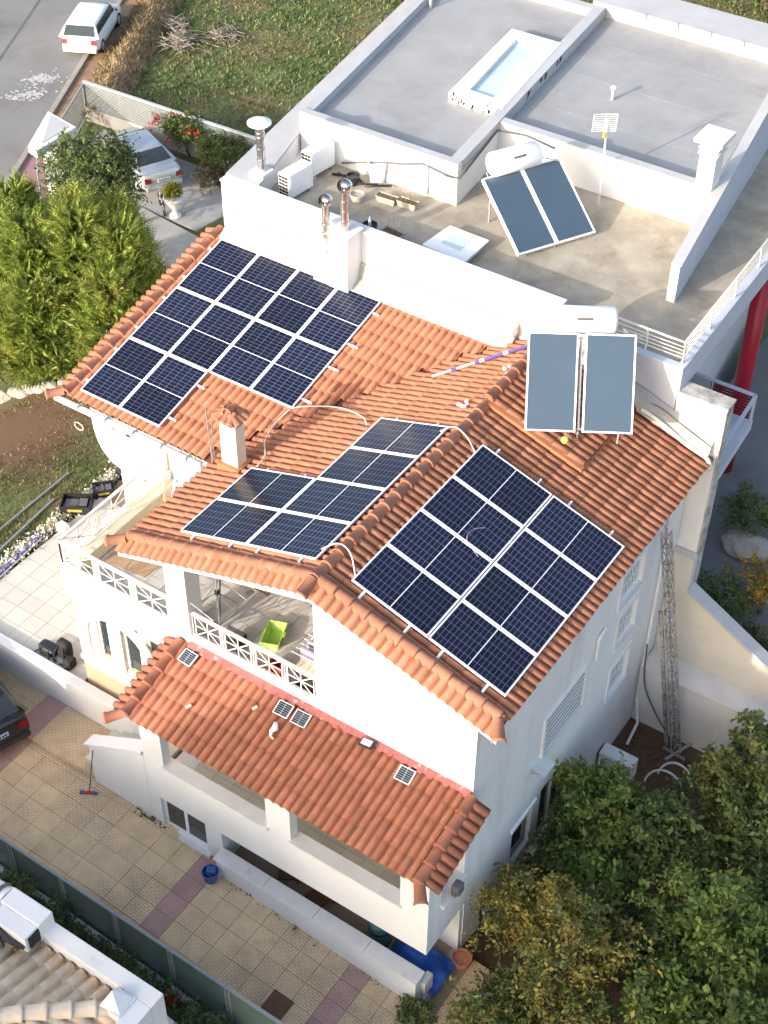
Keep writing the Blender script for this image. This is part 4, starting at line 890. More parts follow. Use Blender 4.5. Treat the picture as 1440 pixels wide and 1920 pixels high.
# ------------------------------------------------------------------ neighbour's house (bottom left)
NB = empty('neighbour_house', (-4,-10,0), "neighbour's house with tan tiled hip roof and white parapet, bottom left", 'house')
box('wall', 'white_side', NB, -9, .5, -11.9, -6.95, 0, 3.9)
MB().box(-9,.62,-6.94,-6.62,0,4.42).build('parapet', 'white_weathered', NB, bevel=.01); MB().box(.3,.62,-11.9,-6.945,0,4.42).build('parapet', 'white', NB, bevel=.01)
MB().prism([(.05,-7.4), (.3,-7.4), (.3,-6.95), (.05,-6.95)], 'z', 3.9, 4.45).build('corner_block', 'white', NB)
hp = math.tan(R(16)); zN = 4.12
dk = MB().add([(-9,-7.0,zN-.05), (.25,-7.0,zN-.05), (-4.55,-11.8,zN-.05+4.8*hp), (-9,-11.8,zN-.05+4.8*hp), (.25,-11.8,zN-.05)], [(0,3,2,1), (1,2,4)]); NRF = dk.build('hip_roof', 'deck', NB)
cN, sN = math.cos(R(16)), math.sin(R(16))
t1 = field((.25,-7.0,zN), (-1,0,0), (0,-cN,sN), 6.0, 4.0/cN, keep=lambda p: (p.x-.25) < (p.y+7.0)+.02, tw=.27, tl=.38)
t2 = field((.25,-11.4,zN), (0,1,0), (-cN,0,sN), 4.4, 3.4/cN, keep=lambda p: (p.x-.25) > (p.y+7.0)-.02, tw=.27, tl=.38)
place(ME_TAN, t1+t2, 'tile', NRF)
place(ME_CREAM, cap_line((.1,-7.15,zN+.14), (-3.6,-10.85,zN+3.7*hp+.14), step=.42), 'ridge_tile', NRF)
MB().add([(.28,-7.35,4.46), (-.12,-7.42,4.46), (-.1,-6.98,4.46), (.26,-6.98,4.46), (.02,-7.2,4.78)], [(0,1,4), (1,2,4), (2,3,4), (3,0,4)]).build('pyramid_cap', 'white', NB)
vb = MB().box(-2.78,-1.86,-6.99,-6.63,4.3,4.78).build('roof_vent', 'white', NB, bevel=.02)
MB().box(-2.72,-1.9,-7.3,-7.0,4.32,4.74).build('vent_box', 'white', vb); MB().box(-1.898,-1.87,-7.24,-6.72,4.38,4.68).build('vent_mouth', 'black', vb)
MB().lathe([(.27,-.35), (.27,.0), (.29,.0), (.29,.05), (.25,.05)], 18, (-2.85,-6.85,4.52), 'x').build('vent_duct', 'tank_white', vb, smooth=True)
MB().lathe([(.30,-.03), (.30,.03)], 18, (-2.96,-6.85,4.52), 'x').build('vent_ring', 'cable_grey', vb)
MB().tube([(-2.6,-7.35,4.6), (-2.2,-7.38,4.5), (-1.95,-7.3,4.45)], .05, 8).tube([(-2.5,-7.4,4.5), (-2.3,-7.5,4.4)], .04, 8).build('vent_hose', 'black_plastic', vb)
# block added out of view, outline shaped so its shadow covers driveway and porch
AB = empty('shade_block', (-10,-50,0), 'tall plain block added out of view to shade the driveway and porch', 'building')
MB().prism([(-25,0), (1,0), (1,20.75), (-13.2,20.75), (-17.3,16.9), (-25,16.9)], 'y', -55, -45).build('wall', 'white_side', AB)
for i in range(8):
    for j in range(5): box('window', 'glass_dark', AB, -23.5+i*3, -22+i*3, -44.99, -44.96, 2+j*3, 3.5+j*3)
tag(MB().tube([(-1.2,-5.6,.9), (0,-5.65,.75), (1.0,-5.9,.6), (1.6,-6.3,.5)], .07, 8).build('garden_edging', 'white_side'), 'low white edging strip beside the hedge, bottom left', 'edging')

# ------------------------------------------------------------------ roof terrace fittings
def ac_unit(loc, rz, label, w_=.85, h=.62, d=.34):
    e = empty('air_conditioner', loc, label, 'air conditioner', 'outdoor air conditioner units', rz)
    MB().box(-w_/2,w_/2,-d/2,d/2,.08,.08+h).build('casing', 'tank_white', e, bevel=.02, local=True)
    MB().box(-w_/2+.05,w_/2-.05,-d/2-.012,-d/2-.001,.13,.03+h).build('front_panel', 'alu_white', e, bevel=.005, local=True)
    mb = MB()
    for i in range(3):
        for k in range(6): mb.box(-w_/2-.012,-w_/2-.001,-d/2+.03+i*.098,-d/2+.112+i*.098,.15+k*.088,.21+k*.088)
    mb.build('side_grille', 'mastic', e, local=True)
    for x_ in (-w_/2+.12, w_/2-.12): MB().box(x_-.03,x_+.03,-d/2,d/2,0,.08).build('foot', 'galv', e, local=True)
    return e
ac_unit((-8.12,9.42,9.2), R(84), 'white air conditioner unit on the roof terrace, nearest the front parapet')
ac_unit((-8.28,10.55,9.2), R(84), 'white air conditioner unit on the roof terrace, in the corner behind another')
ac_unit((3.6,5.6,-.5), R(0), 'white air conditioner unit on the ground by the side wall under trees', .85, .6, .36)
def flue(base, h, r_, label, cap='cone', ball=.15):
    e = empty('metal_flue', base, label, 'flue')
    prof = [(r_,0)]
    for k in range(1, 4): z = h*k/4; prof += [(r_,z-.02), (r_*1.12,z-.018), (r_*1.12,z+.018), (r_,z+.02)]
    prof += [(r_,h)]
    MB().lathe([(a, b) for a, b in prof], 18, (0,0,0)).build('pipe', 'steel', e, smooth=False, local=True)
    if cap == 'cone':
        mb = MB()
        for k in range(3): mb.lathe([(r_*1.25,h-.3+k*.11), (r_*1.25,h-.26+k*.11)], 18)
        mb.build('collar', 'steel', e, local=True)
        MB().lathe([(.27,h+.06), (.285,h+.07), (.285,h+.10), (.15,h+.15), (.02,h+.16)], 24).build('cap', 'tank_white', e, smooth=False, local=True)
        MB().bar((.1,0,h-.05), (.1,0,h+.08), .02,.02).bar((-.1,0,h-.05), (-.1,0,h+.08), .02,.02).build('stay', 'steel', e, local=True)
    else:
        tb = MB().lathe([(ball*math.sin(PI*k/10)*.93+.001, h+ball-.02-ball*math.cos(PI*k/10)) for k in range(11)], 18).build('turbine_core', 'black', e, smooth=True, local=True)
        n = 18
        for k in range(n):
            a0 = 2*PI*k/n; mb = MB(); pts = []
            for i in range(8):
                t = PI*(.06+.88*i/7); aa = a0+.35*math.sin(t); rr_ = ball*math.sin(t)
                for da, rx in ((-.10,1.02), (.14,1.12)): pts.append((rr_*rx*math.cos(aa+da), rr_*rx*math.sin(aa+da), h+ball-.02-ball*math.cos(t)))
            mb.add(pts, [(2*i, 2*i+1, 2*i+3, 2*i+2) for i in range(7)]); mb.build('vane', 'steel', tb, smooth=True, local=True)
    return e
box('flue_base', 'white_weathered', F, -9.0, -8.58, 8.75, 9.2, 9.722, 9.82, bevel=.01)
flue((-8.78,8.98,9.82), 1.15, .095, 'tall steel flue with flat white cap on the parapet corner')
flue((-5.70,8.0,9.80), .98, .10, 'taller steel flue with round turbine cowl on white chimney block', 'turbine', .155)
flue((-6.23,8.0,9.29), .95, .09, 'shorter steel flue with round turbine cowl on white chimney block', 'turbine', .145)
# antennas
def antenna_grid():
    e = empty('television_antenna', (-1.92,13.04,9.2), 'television antenna with grid reflector on a pole at the terrace wall', 'antenna')
    MB().tube([(-1.92,13.04,9.2), (-1.94,13.04,11.45)], .025, 8).build('mast', 'alu', e); g_ = MB(); c = Vector((-1.98,13.0,11.35)); u = Vector((.8,.6,0)); v = Vector((.1,-.15,.98))
    for k in range(9): g_.bar(c-u*.27+v*(-.24+k*.06), c+u*.27+v*(-.24+k*.06), .01, .01)
    for k in (-.27,0,.27): g_.bar(c+u*k-v*.24, c+u*k+v*.24, .012, .012)
    g_.build('reflector', 'alu_white', e); MB().box(-1.98,-1.92,12.95,13.0,11.0,11.12).build('amplifier', 'yellow_plastic', e); MB().tube([(-1.7,13.3,9.75), (-1.55,13.1,10.2)], .01, 6).tube([(-1.62,13.2,10.15), (-1.45,13.05,10.22)], .008, 5).build('aerial_rod', 'alu', e)
antenna_grid()
e = empty('television_antenna', (-5.2,2.35,7.1), 'old thin television antenna beside the cream chimney', 'antenna')
MB().tube([(-5.2,2.35,7.1), (-5.22,2.3,8.75)], .018, 6).build('mast', 'twig', e); mb = MB()
for k in range(7): mb.bar((-5.2+.05,2.3,7.6+k*.16), (-4.95,2.1-.02*k,7.55+k*.16), .012, .012)
mb.bar((-5.05,2.25,7.5), (-5.0,2.2,8.6), .014, .014); mb.build('elements', 'twig', e)
# pots, bucket and planters on the roof terrace
def pot(name, loc, r0, r1, h, material, label, cat, soil='earth', group=None, n=18):
    e = empty(name, loc, label, cat, group)
    MB().lathe([(r0,0), (r1,h-.03), (r1*1.08,h-.03), (r1*1.08,h), (r1*.94,h), (r1*.9,h-.05)], n).build('pot', material, e, smooth=False, local=True)
    MB().lathe([(.001,h-.06), (r1*.92,h-.055)], n).build('soil', soil, e, local=True); return e
pot('bucket', (-6.85,11.0,9.2), .17, .22, .5, 'tank_white', 'white plastic bucket by the terrace wall', 'bucket', 'grey_cap')
p1 = pot('plant_pot', (-5.68,8.95,9.2), .14, .17, .26, 'black_plastic', 'black plant pot behind the front parapet', 'plant pot')
pot('plant_pot', (-7.25,10.55,9.2), .12, .16, .25, 'black_plastic', 'dark plant pot near the air conditioners', 'plant pot')
pot('plant_pot', (-6.72,9.95,9.2), .13, .17, .22, 'planter_box', 'pale grey plant pot on the open terrace floor', 'plant pot')
tag(MB().lathe([(.035,9.46), (.04,9.62), (.016,9.68), (.016,9.72)], 10, (-5.62,8.86,0)).build('bottle', 'glass_sky', smooth=True), 'clear plastic bottle standing in the black plant pot', 'bottle')
for (x_, y_, a), lab in zip(((-6.12,10.32,.05), (-5.6,10.42,.05), (-5.15,9.12,-.1)), ('beige trough planter on the roof terrace, left of the pair', 'beige trough planter on the roof terrace, right of the pair', 'trough planter with dry stalks near the front parapet')):
    e = empty('trough_planter', (x_,y_,9.2), lab, 'planter', 'trough planters on the roof terrace', a)
    MB().add([(-.22,-.08,0),(.22,-.08,0),(.22,.08,0),(-.22,.08,0),(-.26,-.11,.17),(.26,-.11,.17),(.26,.11,.17),(-.26,.11,.17)], [(0,3,2,1),(0,1,5,4),(1,2,6,5),(2,3,7,6),(3,0,4,7)]).build('trough', 'planter_box', e, local=True)
    MB().box(-.245,.245,-.098,.098,.10,.14).build('soil', 'earth', e, local=True)
    mb = MB(); r5 = random.Random(int(x_*100))
    for k in range(9 if x_ > -5.3 else 4):
        q = (r5.uniform(-.2,.2), r5.uniform(-.07,.07)); mb.tube([(q[0],q[1],.13), (q[0]+r5.uniform(-.08,.08),q[1]+r5.uniform(-.05,.05),r5.uniform(.25,.6))], .005, 4)
    mb.build('stalks', 'twig', e, local=True)
# red and blue boom: long spirit-level-like pole on the roof
sp = empty('telescopic_pole', (-1.5,7.1,8.4), 'white and blue telescopic pole lying on the roof tiles', 'pole'); a_, b_ = Vector((-2.3,6.35,8.2)), Vector((-.86,7.86,8.68)); md = a_.lerp(b_,.45)
MB().tube([a_, md], .028, 8).build('tube', 'pipe_white', sp); MB().tube([md, b_], .038, 8).build('sleeve', 'purple', sp)
for t in (.2,.5,.75): q = a_.lerp(b_,t); MB().tube([q, a_.lerp(b_,t+.05)], .045, 8).build('clamp', 'purple' if t < .3 else 'pipe_white', sp)
tag(MB().lathe([(.08*math.sin(PI*k/10)+.001, -.08*math.cos(PI*k/10)) for k in range(11)], 16, (1.2,5.85,8.42)).build('tennis_ball', 'lime', smooth=True), 'yellow-green ball lying on the tiles under the blue collectors', 'ball')
for k, (x_, y_) in enumerate(((-.78,6.9), (-1.0,5.4))):
    mb = MB(); r6 = random.Random(k)
    for i in range(6): c = Vector((x_+r6.gauss(0,.06), y_+r6.gauss(0,.08), zB(x_)+.11)); mb.lathe([(r6.uniform(.02,.05),-.01), (r6.uniform(.03,.06),.02), (.01,.05)], 6, c)
    tag(mb.build('mortar_lump', 'tank_white'), ['white lump of mortar on the tiles below the telescopic pole end', 'white lump of mortar on the tiles beside the ridge'][k], 'mortar lump')

# ------------------------------------------------------------------ small things on the lower roof
for k, x_ in enumerate((-3.42,-1.02,-.60,1.82)):
    e = empty('solar_lamp', (x_,-.92,zL(-.92)+.13), ['small solar lamp panel at left end of the lower roof', 'small solar lamp panel in the middle of the lower roof, left of two', 'small solar lamp panel in the middle of the lower roof, right of two', 'small solar lamp panel near right end of the lower roof'][k], 'solar lamp', 'small solar lamp panels on the lower roof', .04 if k else -.06); e.rotation_euler.x = .33
    MB().box(-.17,.17,-.15,.15,-.025,-.002).build('frame', 'alu_white', e, bevel=.003, local=True); mb = MB()
    for i in range(6):
        for j in range(2): mb.box(-.145+j*.15,-.005+j*.15,-.13+i*.044,-.093+i*.044,-.001,.002)
    mb.build('cells', 'glass_dark', e, local=True); MB().bar((0,.1,-.02), (0,.22,-.06), .03,.03).build('bracket', 'galv', e, local=True)
e = empty('floodlight', (.86,-.78,zL(-.7)+.16), 'small black floodlight lying at the wall on the lower roof', 'floodlight', None, .1)
MB().box(-.14,.14,-.1,.1,0,.05).build('housing', 'black_plastic', e, bevel=.01, local=True); MB().box(-.10,.10,-.07,.07,.051,.056).build('lens', 'tank_white', e, local=True); MB().bar((.16,-.05,.02), (.16,.1,.06), .02,.03).build('bracket', 'black', e, local=True)
tag(MB().tube([(-.82,-1.52,zL(-1.5)+.12), (-.90,-1.5,zL(-1.5)+.13), (-.95,-1.42,zL(-1.42)+.13), (-.92,-1.33,zL(-1.33)+.13), (-.98,-1.22,zL(-1.22)+.12)], [.015,.02,.045,.07,.045], 8).build('foam_blob', 'tank_white', smooth=True), 'white foam blob stuck on the lower roof tiles', 'foam blob')
for k, (x_, y_) in enumerate(((-1.55,-1.15), (-2.75,-1.75))):
    tag(MB().obox((x_,y_,zL(y_)+.1), (.025,.05,.01), (-.03,.015,0), (0,0,.004)).build('mortar_lump', 'cream_trim'), ['pale mortar smear on a lower roof tile near the paired lamps', 'pale mortar smear on a lower roof tile towards the left end'][k], 'mortar lump')

# ------------------------------------------------------------------ veranda things
e = empty('rotary_dryer', (-3.3,0,5.3), 'grey rotary clothes dryer standing half open on the veranda', 'clothes dryer')
MB().tube([(-3.3,0,5.3), (-3.3,0,7.1)], .02, 8).build('mast', 'paint_grey', e); c = Vector((-3.3,0,5.42))
for k in range(4):
    a = .59+k*PI/2; d = Vector((math.cos(a), math.sin(a), 0)); tip = c+d*.85+Vector((0,0,1.02)); MB().tube([c, tip], .016, 6).build('arm', 'cable_grey', e); MB().tube([Vector((-3.3,0,6.38)), c.lerp(tip,.55)], .011, 6).build('strut', 'cable_grey', e)
MB().lathe([(.05,6.33), (.05,6.43)], 10, (-3.3,0,0)).build('hub', 'black', e); mb = MB()
for t in (.4,.7,.95):
    P = [c+(Vector((math.cos(.59+k*PI/2), math.sin(.59+k*PI/2), 0))*.85+Vector((0,0,1.02)))*t for k in range(5)]; mb.tube(P, .004, 4)
mb.build('line', 'rail_white', e)
e = empty('laundry_tub', (-2.22,.40,5.3), 'lime green plastic laundry tub on the veranda floor', 'tub', None, .35); e.scale = (.85,.76,.75)
MB().add([(-.17,-.32,0),(.17,-.32,0),(.17,.32,0),(-.17,.32,0),(-.24,-.43,.26),(.24,-.43,.26),(.24,.43,.26),(-.24,.43,.26),(-.215,-.405,.26),(.215,-.405,.26),(.215,.405,.26),(-.215,.405,.26),(-.15,-.3,.02),(.15,-.3,.02),(.15,.3,.02),(-.15,.3,.02)],
   [(0,3,2,1),(0,1,5,4),(1,2,6,5),(2,3,7,6),(3,0,4,7),(4,5,9,8),(5,6,10,9),(6,7,11,10),(7,4,8,11),(8,9,13,12),(9,10,14,13),(10,11,15,14),(11,8,12,15),(12,13,14,15)]).build('shell', 'lime', e, bevel=.015, local=True)
MB().lathe([(.02,.255), (.025,.285)], 6).v and None
MB().box(-.275,-.22,-.1,.1,.225,.25).box(.22,.275,-.1,.1,.225,.25).build('handle', 'lime', e, local=True)
e = empty('wooden_stool', (-3.35,1.35,5.3), 'small wooden folding stool at the back of the veranda', 'stool', None, .5)
for k in range(4): MB().box(-.26+k*.13,-.15+k*.13,-.2,.2,.36,.385).build('seat_slat', 'wood', e, local=True)
for s in (-1,1): MB().bar((-.24,.17*s,.36), (.24,.17*s,0), .03,.04).build('leg', 'wood', e, local=True); MB().bar((.24,.14*s,.36), (-.24,.14*s,0), .03,.04).build('leg', 'wood', e, local=True)
e = empty('airer', (-.95,.25,5.3), 'folding airer with lilac laundry in the veranda corner', 'airer')
fr = MB()
for x_ in (-1.3,-.62): fr.tube([(x_,-.2,5.3), (x_,.75,6.05)], .012, 6).tube([(x_,.75,5.3), (x_,-.2,6.05)], .012, 6)
for y_ in np.linspace(-.2,.75,8): fr.tube([(-1.3,y_,6.05), (-.62,y_,6.05)], .006, 5)
fr.build('frame', 'rail_white', e)
for k in range(4): y_ = -.05+k*.22; MB().box(-1.22+.02*k,-.68,y_,y_+.02,5.62+.03*k,6.06).box(-1.22+.02*k,-.68,y_+.045,y_+.065,5.7,6.06).box(-1.22+.02*k,-.68,y_,y_+.065,6.061,6.075).build('garment', 'cloth_lilac', e, bevel=.008)
e = empty('barbecue', (-2.75,-.2,5.3), 'black barbecue box behind the veranda railing', 'barbecue'); MB().box(-3.0,-2.55,-.33,-.05,5.42,5.66).build('firebox', 'black', e, bevel=.02); MB().box(-2.98,-2.57,-.31,-.07,5.661,5.68).build('grill', 'cable_grey', e)
for x_, y_ in ((-2.97,-.3), (-2.6,-.3), (-2.97,-.09), (-2.6,-.09)): MB().bar((x_,y_,5.3), (x_,y_,5.42), .025,.025).build('leg', 'black', e)
e = empty('storage_box', (-.85,-.25,5.3), 'black storage box behind the right end of the veranda railing', 'box'); MB().box(-1.15,-.58,-.34,.0,5.3,5.72).build('body', 'black_plastic', e, bevel=.02); MB().box(-1.18,-.55,-.35,.02,5.722,5.78).build('lid', 'cream_trim', e, bevel=.01)
e = empty('crate', (-1.65,-.25,5.3), 'red plastic crate behind the veranda railing', 'crate'); MB().box(-1.82,-1.48,-.36,-.12,5.3,5.33).box(-1.82,-1.8,-.36,-.12,5.33,5.55).box(-1.5,-1.48,-.36,-.12,5.33,5.55).box(-1.8,-1.5,-.36,-.34,5.33,5.55).box(-1.8,-1.5,-.14,-.12,5.33,5.55).build('shell', 'red', e)
tag(MB().add([(-6.6,.15,5.302),(-5.55,.25,5.302),(-5.5,.72,5.302),(-5.75,.66,5.302),(-5.9,1.9,5.302),(-6.62,1.9,5.302),(-6.6,.15,5.312),(-5.55,.25,5.312),(-5.5,.72,5.312),(-5.75,.66,5.312),(-5.9,1.9,5.312),(-6.62,1.9,5.312)], [(5,4,3,2,1,0),(6,7,8,9,10,11)]+[(i,(i+1)%6,(i+1)%6+6,i+6) for i in range(6)]).build('floor_mat', 'mat_brown'), 'brown mat on the open terrace beside the roof corner', 'mat')
hose('hose', [(-6.9,2.6,5.75), (-6.6,2.2,5.5), (-6.2,2.1,5.6), (-5.8,2.3,5.9)], .03, 'cream_trim', 'cream hose hanging across the terrace kerb', 'hose', 8)
# ladder leaning at the rear wall
e = empty('step_ladder', (-6.2,2.4,5.3), 'white step ladder leaning below the gutter', 'ladder')
for x_ in (-6.45,-6.05): MB().bar((x_,2.2,5.3), (x_+.05,2.7,6.85), .05,.025).build('stile', 'alu_white', e); MB().bar((x_,2.75,5.3), (x_+.05,2.7,6.8), .04,.02).build('stay', 'alu_white', e)
for k in range(6): t = .1+k*.16; MB().bar((-6.45+.05*t,2.2+.5*t,5.3+1.55*t), (-6.05+.05*t,2.2+.5*t,5.3+1.55*t), .07,.02).build('rung', 'alu_white', e)
e = empty('bracket_box', (-5.75,2.5,6.2), 'pale metal folding table leaning by the step ladder', 'table'); MB().obox((-5.72,2.6,6.2), (.3,0,0), (0,.03,.35), (0,.012,-.001)).build('top', 'alu_white', e); MB().bar((-5.95,2.62,5.3), (-5.9,2.55,6.4), .02,.02).bar((-5.5,2.62,5.3), (-5.55,2.55,6.4), .02,.02).build('legs', 'galv', e)

# ------------------------------------------------------------------ patio and lawn things
def bag_blob(name, c, s, material, label, cat, straps=True, seed=1):
    e = empty(name, (c[0],c[1],c[2]), label, cat); r7 = random.Random(seed); bm = bmesh.new(); bmesh.ops.create_icosphere(bm, subdivisions=3, radius=1)
    for v in bm.verts:
        k = 1+.12*math.sin(4*v.co.x+seed)*math.cos(5*v.co.z)+r7.uniform(-.04,.04); p = v.co*k; v.co = Vector((math.copysign(abs(p.x)**.5,p.x)*s[0], math.copysign(abs(p.y)**.5,p.y)*s[1], max(0,(math.copysign(abs(p.z)**.6,p.z)+.95)*s[2])))
    me = bpy.data.meshes.new('bag_body'); bm.to_mesh(me); bm.free()
    for p in me.polygons: p.use_smooth = True
    mesh_obj('body', me, material, e)
    MB().box(-s[0]*.6,s[0]*.6,-s[1]*1.25,-s[1]*.8,s[2]*.2,s[2]*1.1).build('pocket', material, e, bevel=.03, local=True)
    if straps:
        for q in (-1,1): MB().tube([(q*s[0]*.4,-s[1]*.9,s[2]*1.6), (q*s[0]*.8,-s[1]*1.6,s[2]*.9), (q*s[0]*.9,-s[1]*2.0,.03), (q*s[0]*.3,-s[1]*2.2,.03)], .02, 6).build('strap', 'black', e, smooth=True, local=True)
    return e
bag_blob('backpack', (-8.0,-.2,1.7), (.17,.13,.27), 'black', 'black backpack leaning at the corner of the yellow wall', 'backpack', True, 1)
bag_blob('tool_bag', (-8.42,-.3,1.7), (.26,.16,.11), 'black_plastic', 'flat black tool bag on the pale patio', 'bag', True, 2)
bag_blob('tool_bag', (-7.7,-.38,1.7), (.12,.14,.14), 'black', 'small dark bag against the foot of the yellow wall', 'bag', False, 3)
def crate(loc, rz, label, sx, sy, h, material='black_plastic'):
    e = empty('tool_crate', loc, label, 'crate', 'black tool crates beside the lawn', rz); t = .025
    MB().box(-sx,sx,-sy,sy,0,.03).box(-sx,-sx+t,-sy,sy,.03,h).box(sx-t,sx,-sy,sy,.03,h).box(-sx+t,sx-t,-sy,-sy+t,.03,h).box(-sx+t,sx-t,sy-t,sy,.03,h).build('shell', material, e, local=True)
    MB().box(-sx*.8,sx*.1,-sy*.7,sy*.6,.04,h*.75).box(sx*.2,sx*.75,-sy*.5,sy*.5,.04,h*.9).build('contents', 'cable_grey', e, local=True); MB().box(-sx*.5,sx*.5,-sy-.015,-sy-.001,h*.6,h*.8).build('label_strip', 'yellow_plastic', e, local=True); return e
crate((-11.25,3.75,1.6), .55, 'large black tool crate beside the white flowers', .38, .27, .36); crate((-11.1,4.6,1.6), .8, 'smaller black tool crate nearer the house corner', .28, .2, .3)
bag_blob('sack', (-11.2,5.45,1.55), (.16,.16,.18), 'black', 'dark sack by the corner of the white house wall', 'sack', False, 4)
bag_blob('paper_sack', (-11.0,2.95,1.7), (.16,.13,.1), 'tank_white', 'white sack on the patio edge near the flowers', 'sack', False, 6)
for a, b, r_, lab in (((-12.4,.6,1.58), (-12.5,4.75,1.56), .03, 'long pale pole lying on the lawn, farther from the patio'), ((-11.8,.4,1.58), (-12.1,3.75,1.56), .035, 'long pale pole lying on the lawn, nearer the patio')): tag(MB().tube([a, b], r_, 8).build('pole', 'galv'), lab, 'pole')
e = empty('spirit_rail', (-11.2,1.6,1.75), 'violet aluminium rail lying along the patio edge', 'rail'); MB().bar((-11.15,.5,1.74), (-11.3,2.45,1.74), .09,.06).build('bar', 'purple', e); MB().bar((-11.06,.5,1.73), (-11.21,2.4,1.73), .03,.04).build('edge', 'alu', e)
# stones edging the hedge bed
for k in range(11):
    t = k/10; x_, y_ = -18.2+2.9*t+rr.uniform(-.1,.1), 7.55+.75*t+rr.uniform(-.12,.12); bm = bmesh.new(); bmesh.ops.create_icosphere(bm, subdivisions=2, radius=1); s = rr.uniform(.14,.26)
    for v in bm.verts: v.co = Vector((v.co.x*s*1.5, v.co.y*s, v.co.z*s*.8))*(1+rr.uniform(-.15,.15))
    me = bpy.data.meshes.new('edging_stone'); bm.to_mesh(me); bm.free(); o = mesh_obj('edging_stone', me, 'stone'); o.location = (x_, y_, ground_z(x_,y_)+.08); tag(o, 'rough pale stone edging the conifer bed, '+['first','second','third','fourth','fifth','sixth','seventh','eighth','ninth','tenth','eleventh'][k]+' from the left', 'stone', 'edging stones of the conifer bed')
MB_h = MB().tube([(-8.95+.13*math.cos(a), 2.2, 6.55+.1*math.sin(a)) for a in np.linspace(PI, 2.9*PI, 14)], .012, 6); MB_h.build('gutter_hook', 'cream_trim', H, smooth=True)

# ------------------------------------------------------------------ driveway things
e = empty('broom', (-5.5,-2.35,.75), 'broom with grey handle leaning on the stair wall', 'broom'); MB().tube([(-5.5,-2.35,.82), (-5.43,-2.1,2.02)], .014, 6).build('handle', 'cable_grey', e); MB().bar((-5.62,-2.44,.77), (-5.40,-2.32,.77), .06,.05).build('head', 'red', e, bevel=.01); MB().bar((-5.41,-2.33,.76), (-5.34,-2.29,.76), .07,.05).bar((-5.68,-2.47,.76), (-5.61,-2.43,.76), .07,.05).build('bristles', 'blue', e)
e = empty('bucket', (-1.98,-2.5,.52), 'blue plastic bucket at the corner of the planter wall', 'bucket'); MB().lathe([(.13,0), (.17,.26), (.185,.26), (.185,.29), (.16,.29), (.12,.05), (.001,.05)], 20).build('shell', 'blue', e, smooth=False, local=True); MB().obox((.02,.02,.32), (.09,.05,0), (-.04,.07,0), (0,0,.05)).build('cloth', 'blue', e, bevel=.02, local=True); MB().tube([(-.18*math.cos(t), .18*math.sin(t)*.4-.1, .28-.12*math.sin(t)) for t in np.linspace(0,PI,9)], .006, 5).build('handle', 'galv', e, local=True)
def rail_back_chair(loc, rz, label):
    e = empty('wooden_chair', loc, label, 'chair', 'wooden chairs under the porch', rz); MB().box(-.22,.22,-.22,.22,.43,.46).build('seat', 'wood_dark', e, local=True)
    for x_ in (-.2,.2): MB().box(x_-.02,x_+.02,.19,.23,0,.95).build('leg', 'wood_dark', e, local=True); MB().box(x_-.02,x_+.02,-.22,-.18,0,.43).build('leg', 'wood_dark', e, local=True)
    MB().box(-.18,.18,.2,.22,.75,.93).box(-.18,.18,.2,.22,.6,.66).build('backrest', 'wood', e, local=True)
rail_back_chair((-.75,-1.35,0), .5, 'wooden chair under the porch, left of the two'); rail_back_chair((.15,-1.5,0), -.3, 'wooden chair under the porch, right of the two')
e = empty('wooden_cabinet', (-.25,-1.1,0), 'low brown wooden cabinet under the porch', 'cabinet'); MB().box(-.6,.1,-1.2,-.85,0,.75).build('body', 'wood_dark', e, bevel=.01); MB().box(-.58,-.26,-1.215,-1.202,.08,.7).box(-.24,.08,-1.215,-1.202,.08,.7).build('door', 'wood', e)
e = empty('barrel', (1.65,-1.45,0), 'dark green barrel under the porch', 'barrel'); MB().lathe([(.2,0), (.25,.12), (.26,.35), (.25,.6), (.21,.7), (.21,.72), (.001,.72)], 20, (1.65,-1.45,0)).build('shell', 'teal', e, smooth=True)
for z in (.14,.56): MB().lathe([(.258,z), (.262,z+.02), (.258,z+.04)], 20, (1.65,-1.45,0)).build('hoop', 'black', e)
e = empty('tarpaulin', (2.55,-1.5,0), 'crumpled bright blue tarpaulin heaped at the porch corner', 'tarpaulin'); n = 22; mb = MB(); r8 = random.Random(2)
hh = lambda x, y: .52*math.exp(-((x-2.6)/.45)**2-((y+1.45)/.33)**2)+.07*math.sin(9*x+4*y)*math.sin(7*y-3*x)+.06
mb.v = [(1.95+1.35*i/n, -1.96+.95*j/n, max(.0, hh(1.95+1.35*i/n, -1.96+.95*j/n))+r8.uniform(-.015,.015)) for j in range(n+1) for i in range(n+1)]; mb.f = [(j*(n+1)+i, j*(n+1)+i+1, (j+1)*(n+1)+i+1, (j+1)*(n+1)+i) for j in range(n) for i in range(n)]
o_ = mb.build('sheet', 'tarp', e, smooth=True); so = o_.modifiers.new('solid', 'SOLIDIFY'); so.thickness = .006
pot('clay_pot', (3.32,-.9,-.25), .14, .2, .42, 'terracotta', 'large clay pot at the foot of the side wall', 'plant pot')
e = empty('wire_rack', (XW+.18,.15,-.3), 'black wire rack leaning at the foot of the side wall', 'rack'); mb = MB()
for z_ in (.15,.45,.75,1.0): mb.tube([(XW+.15+.13*math.cos(a), .15+.2*math.sin(a), -.3+z_) for a in np.linspace(0,2*PI,15)], .012, 5)
for a in (0,1.57,3.14,4.71): mb.tube([(XW+.15+.13*math.cos(a), .15+.2*math.sin(a), -.3), (XW+.15+.13*math.cos(a), .15+.2*math.sin(a), .75)], .012, 5)
mb.build('wires', 'black', e)
bag_blob('plant_bag', (XW+.12,-1.15,2.82), (.1,.14,.14), 'cable_grey', 'grey bag on the porch side sill', 'bag', False, 8)

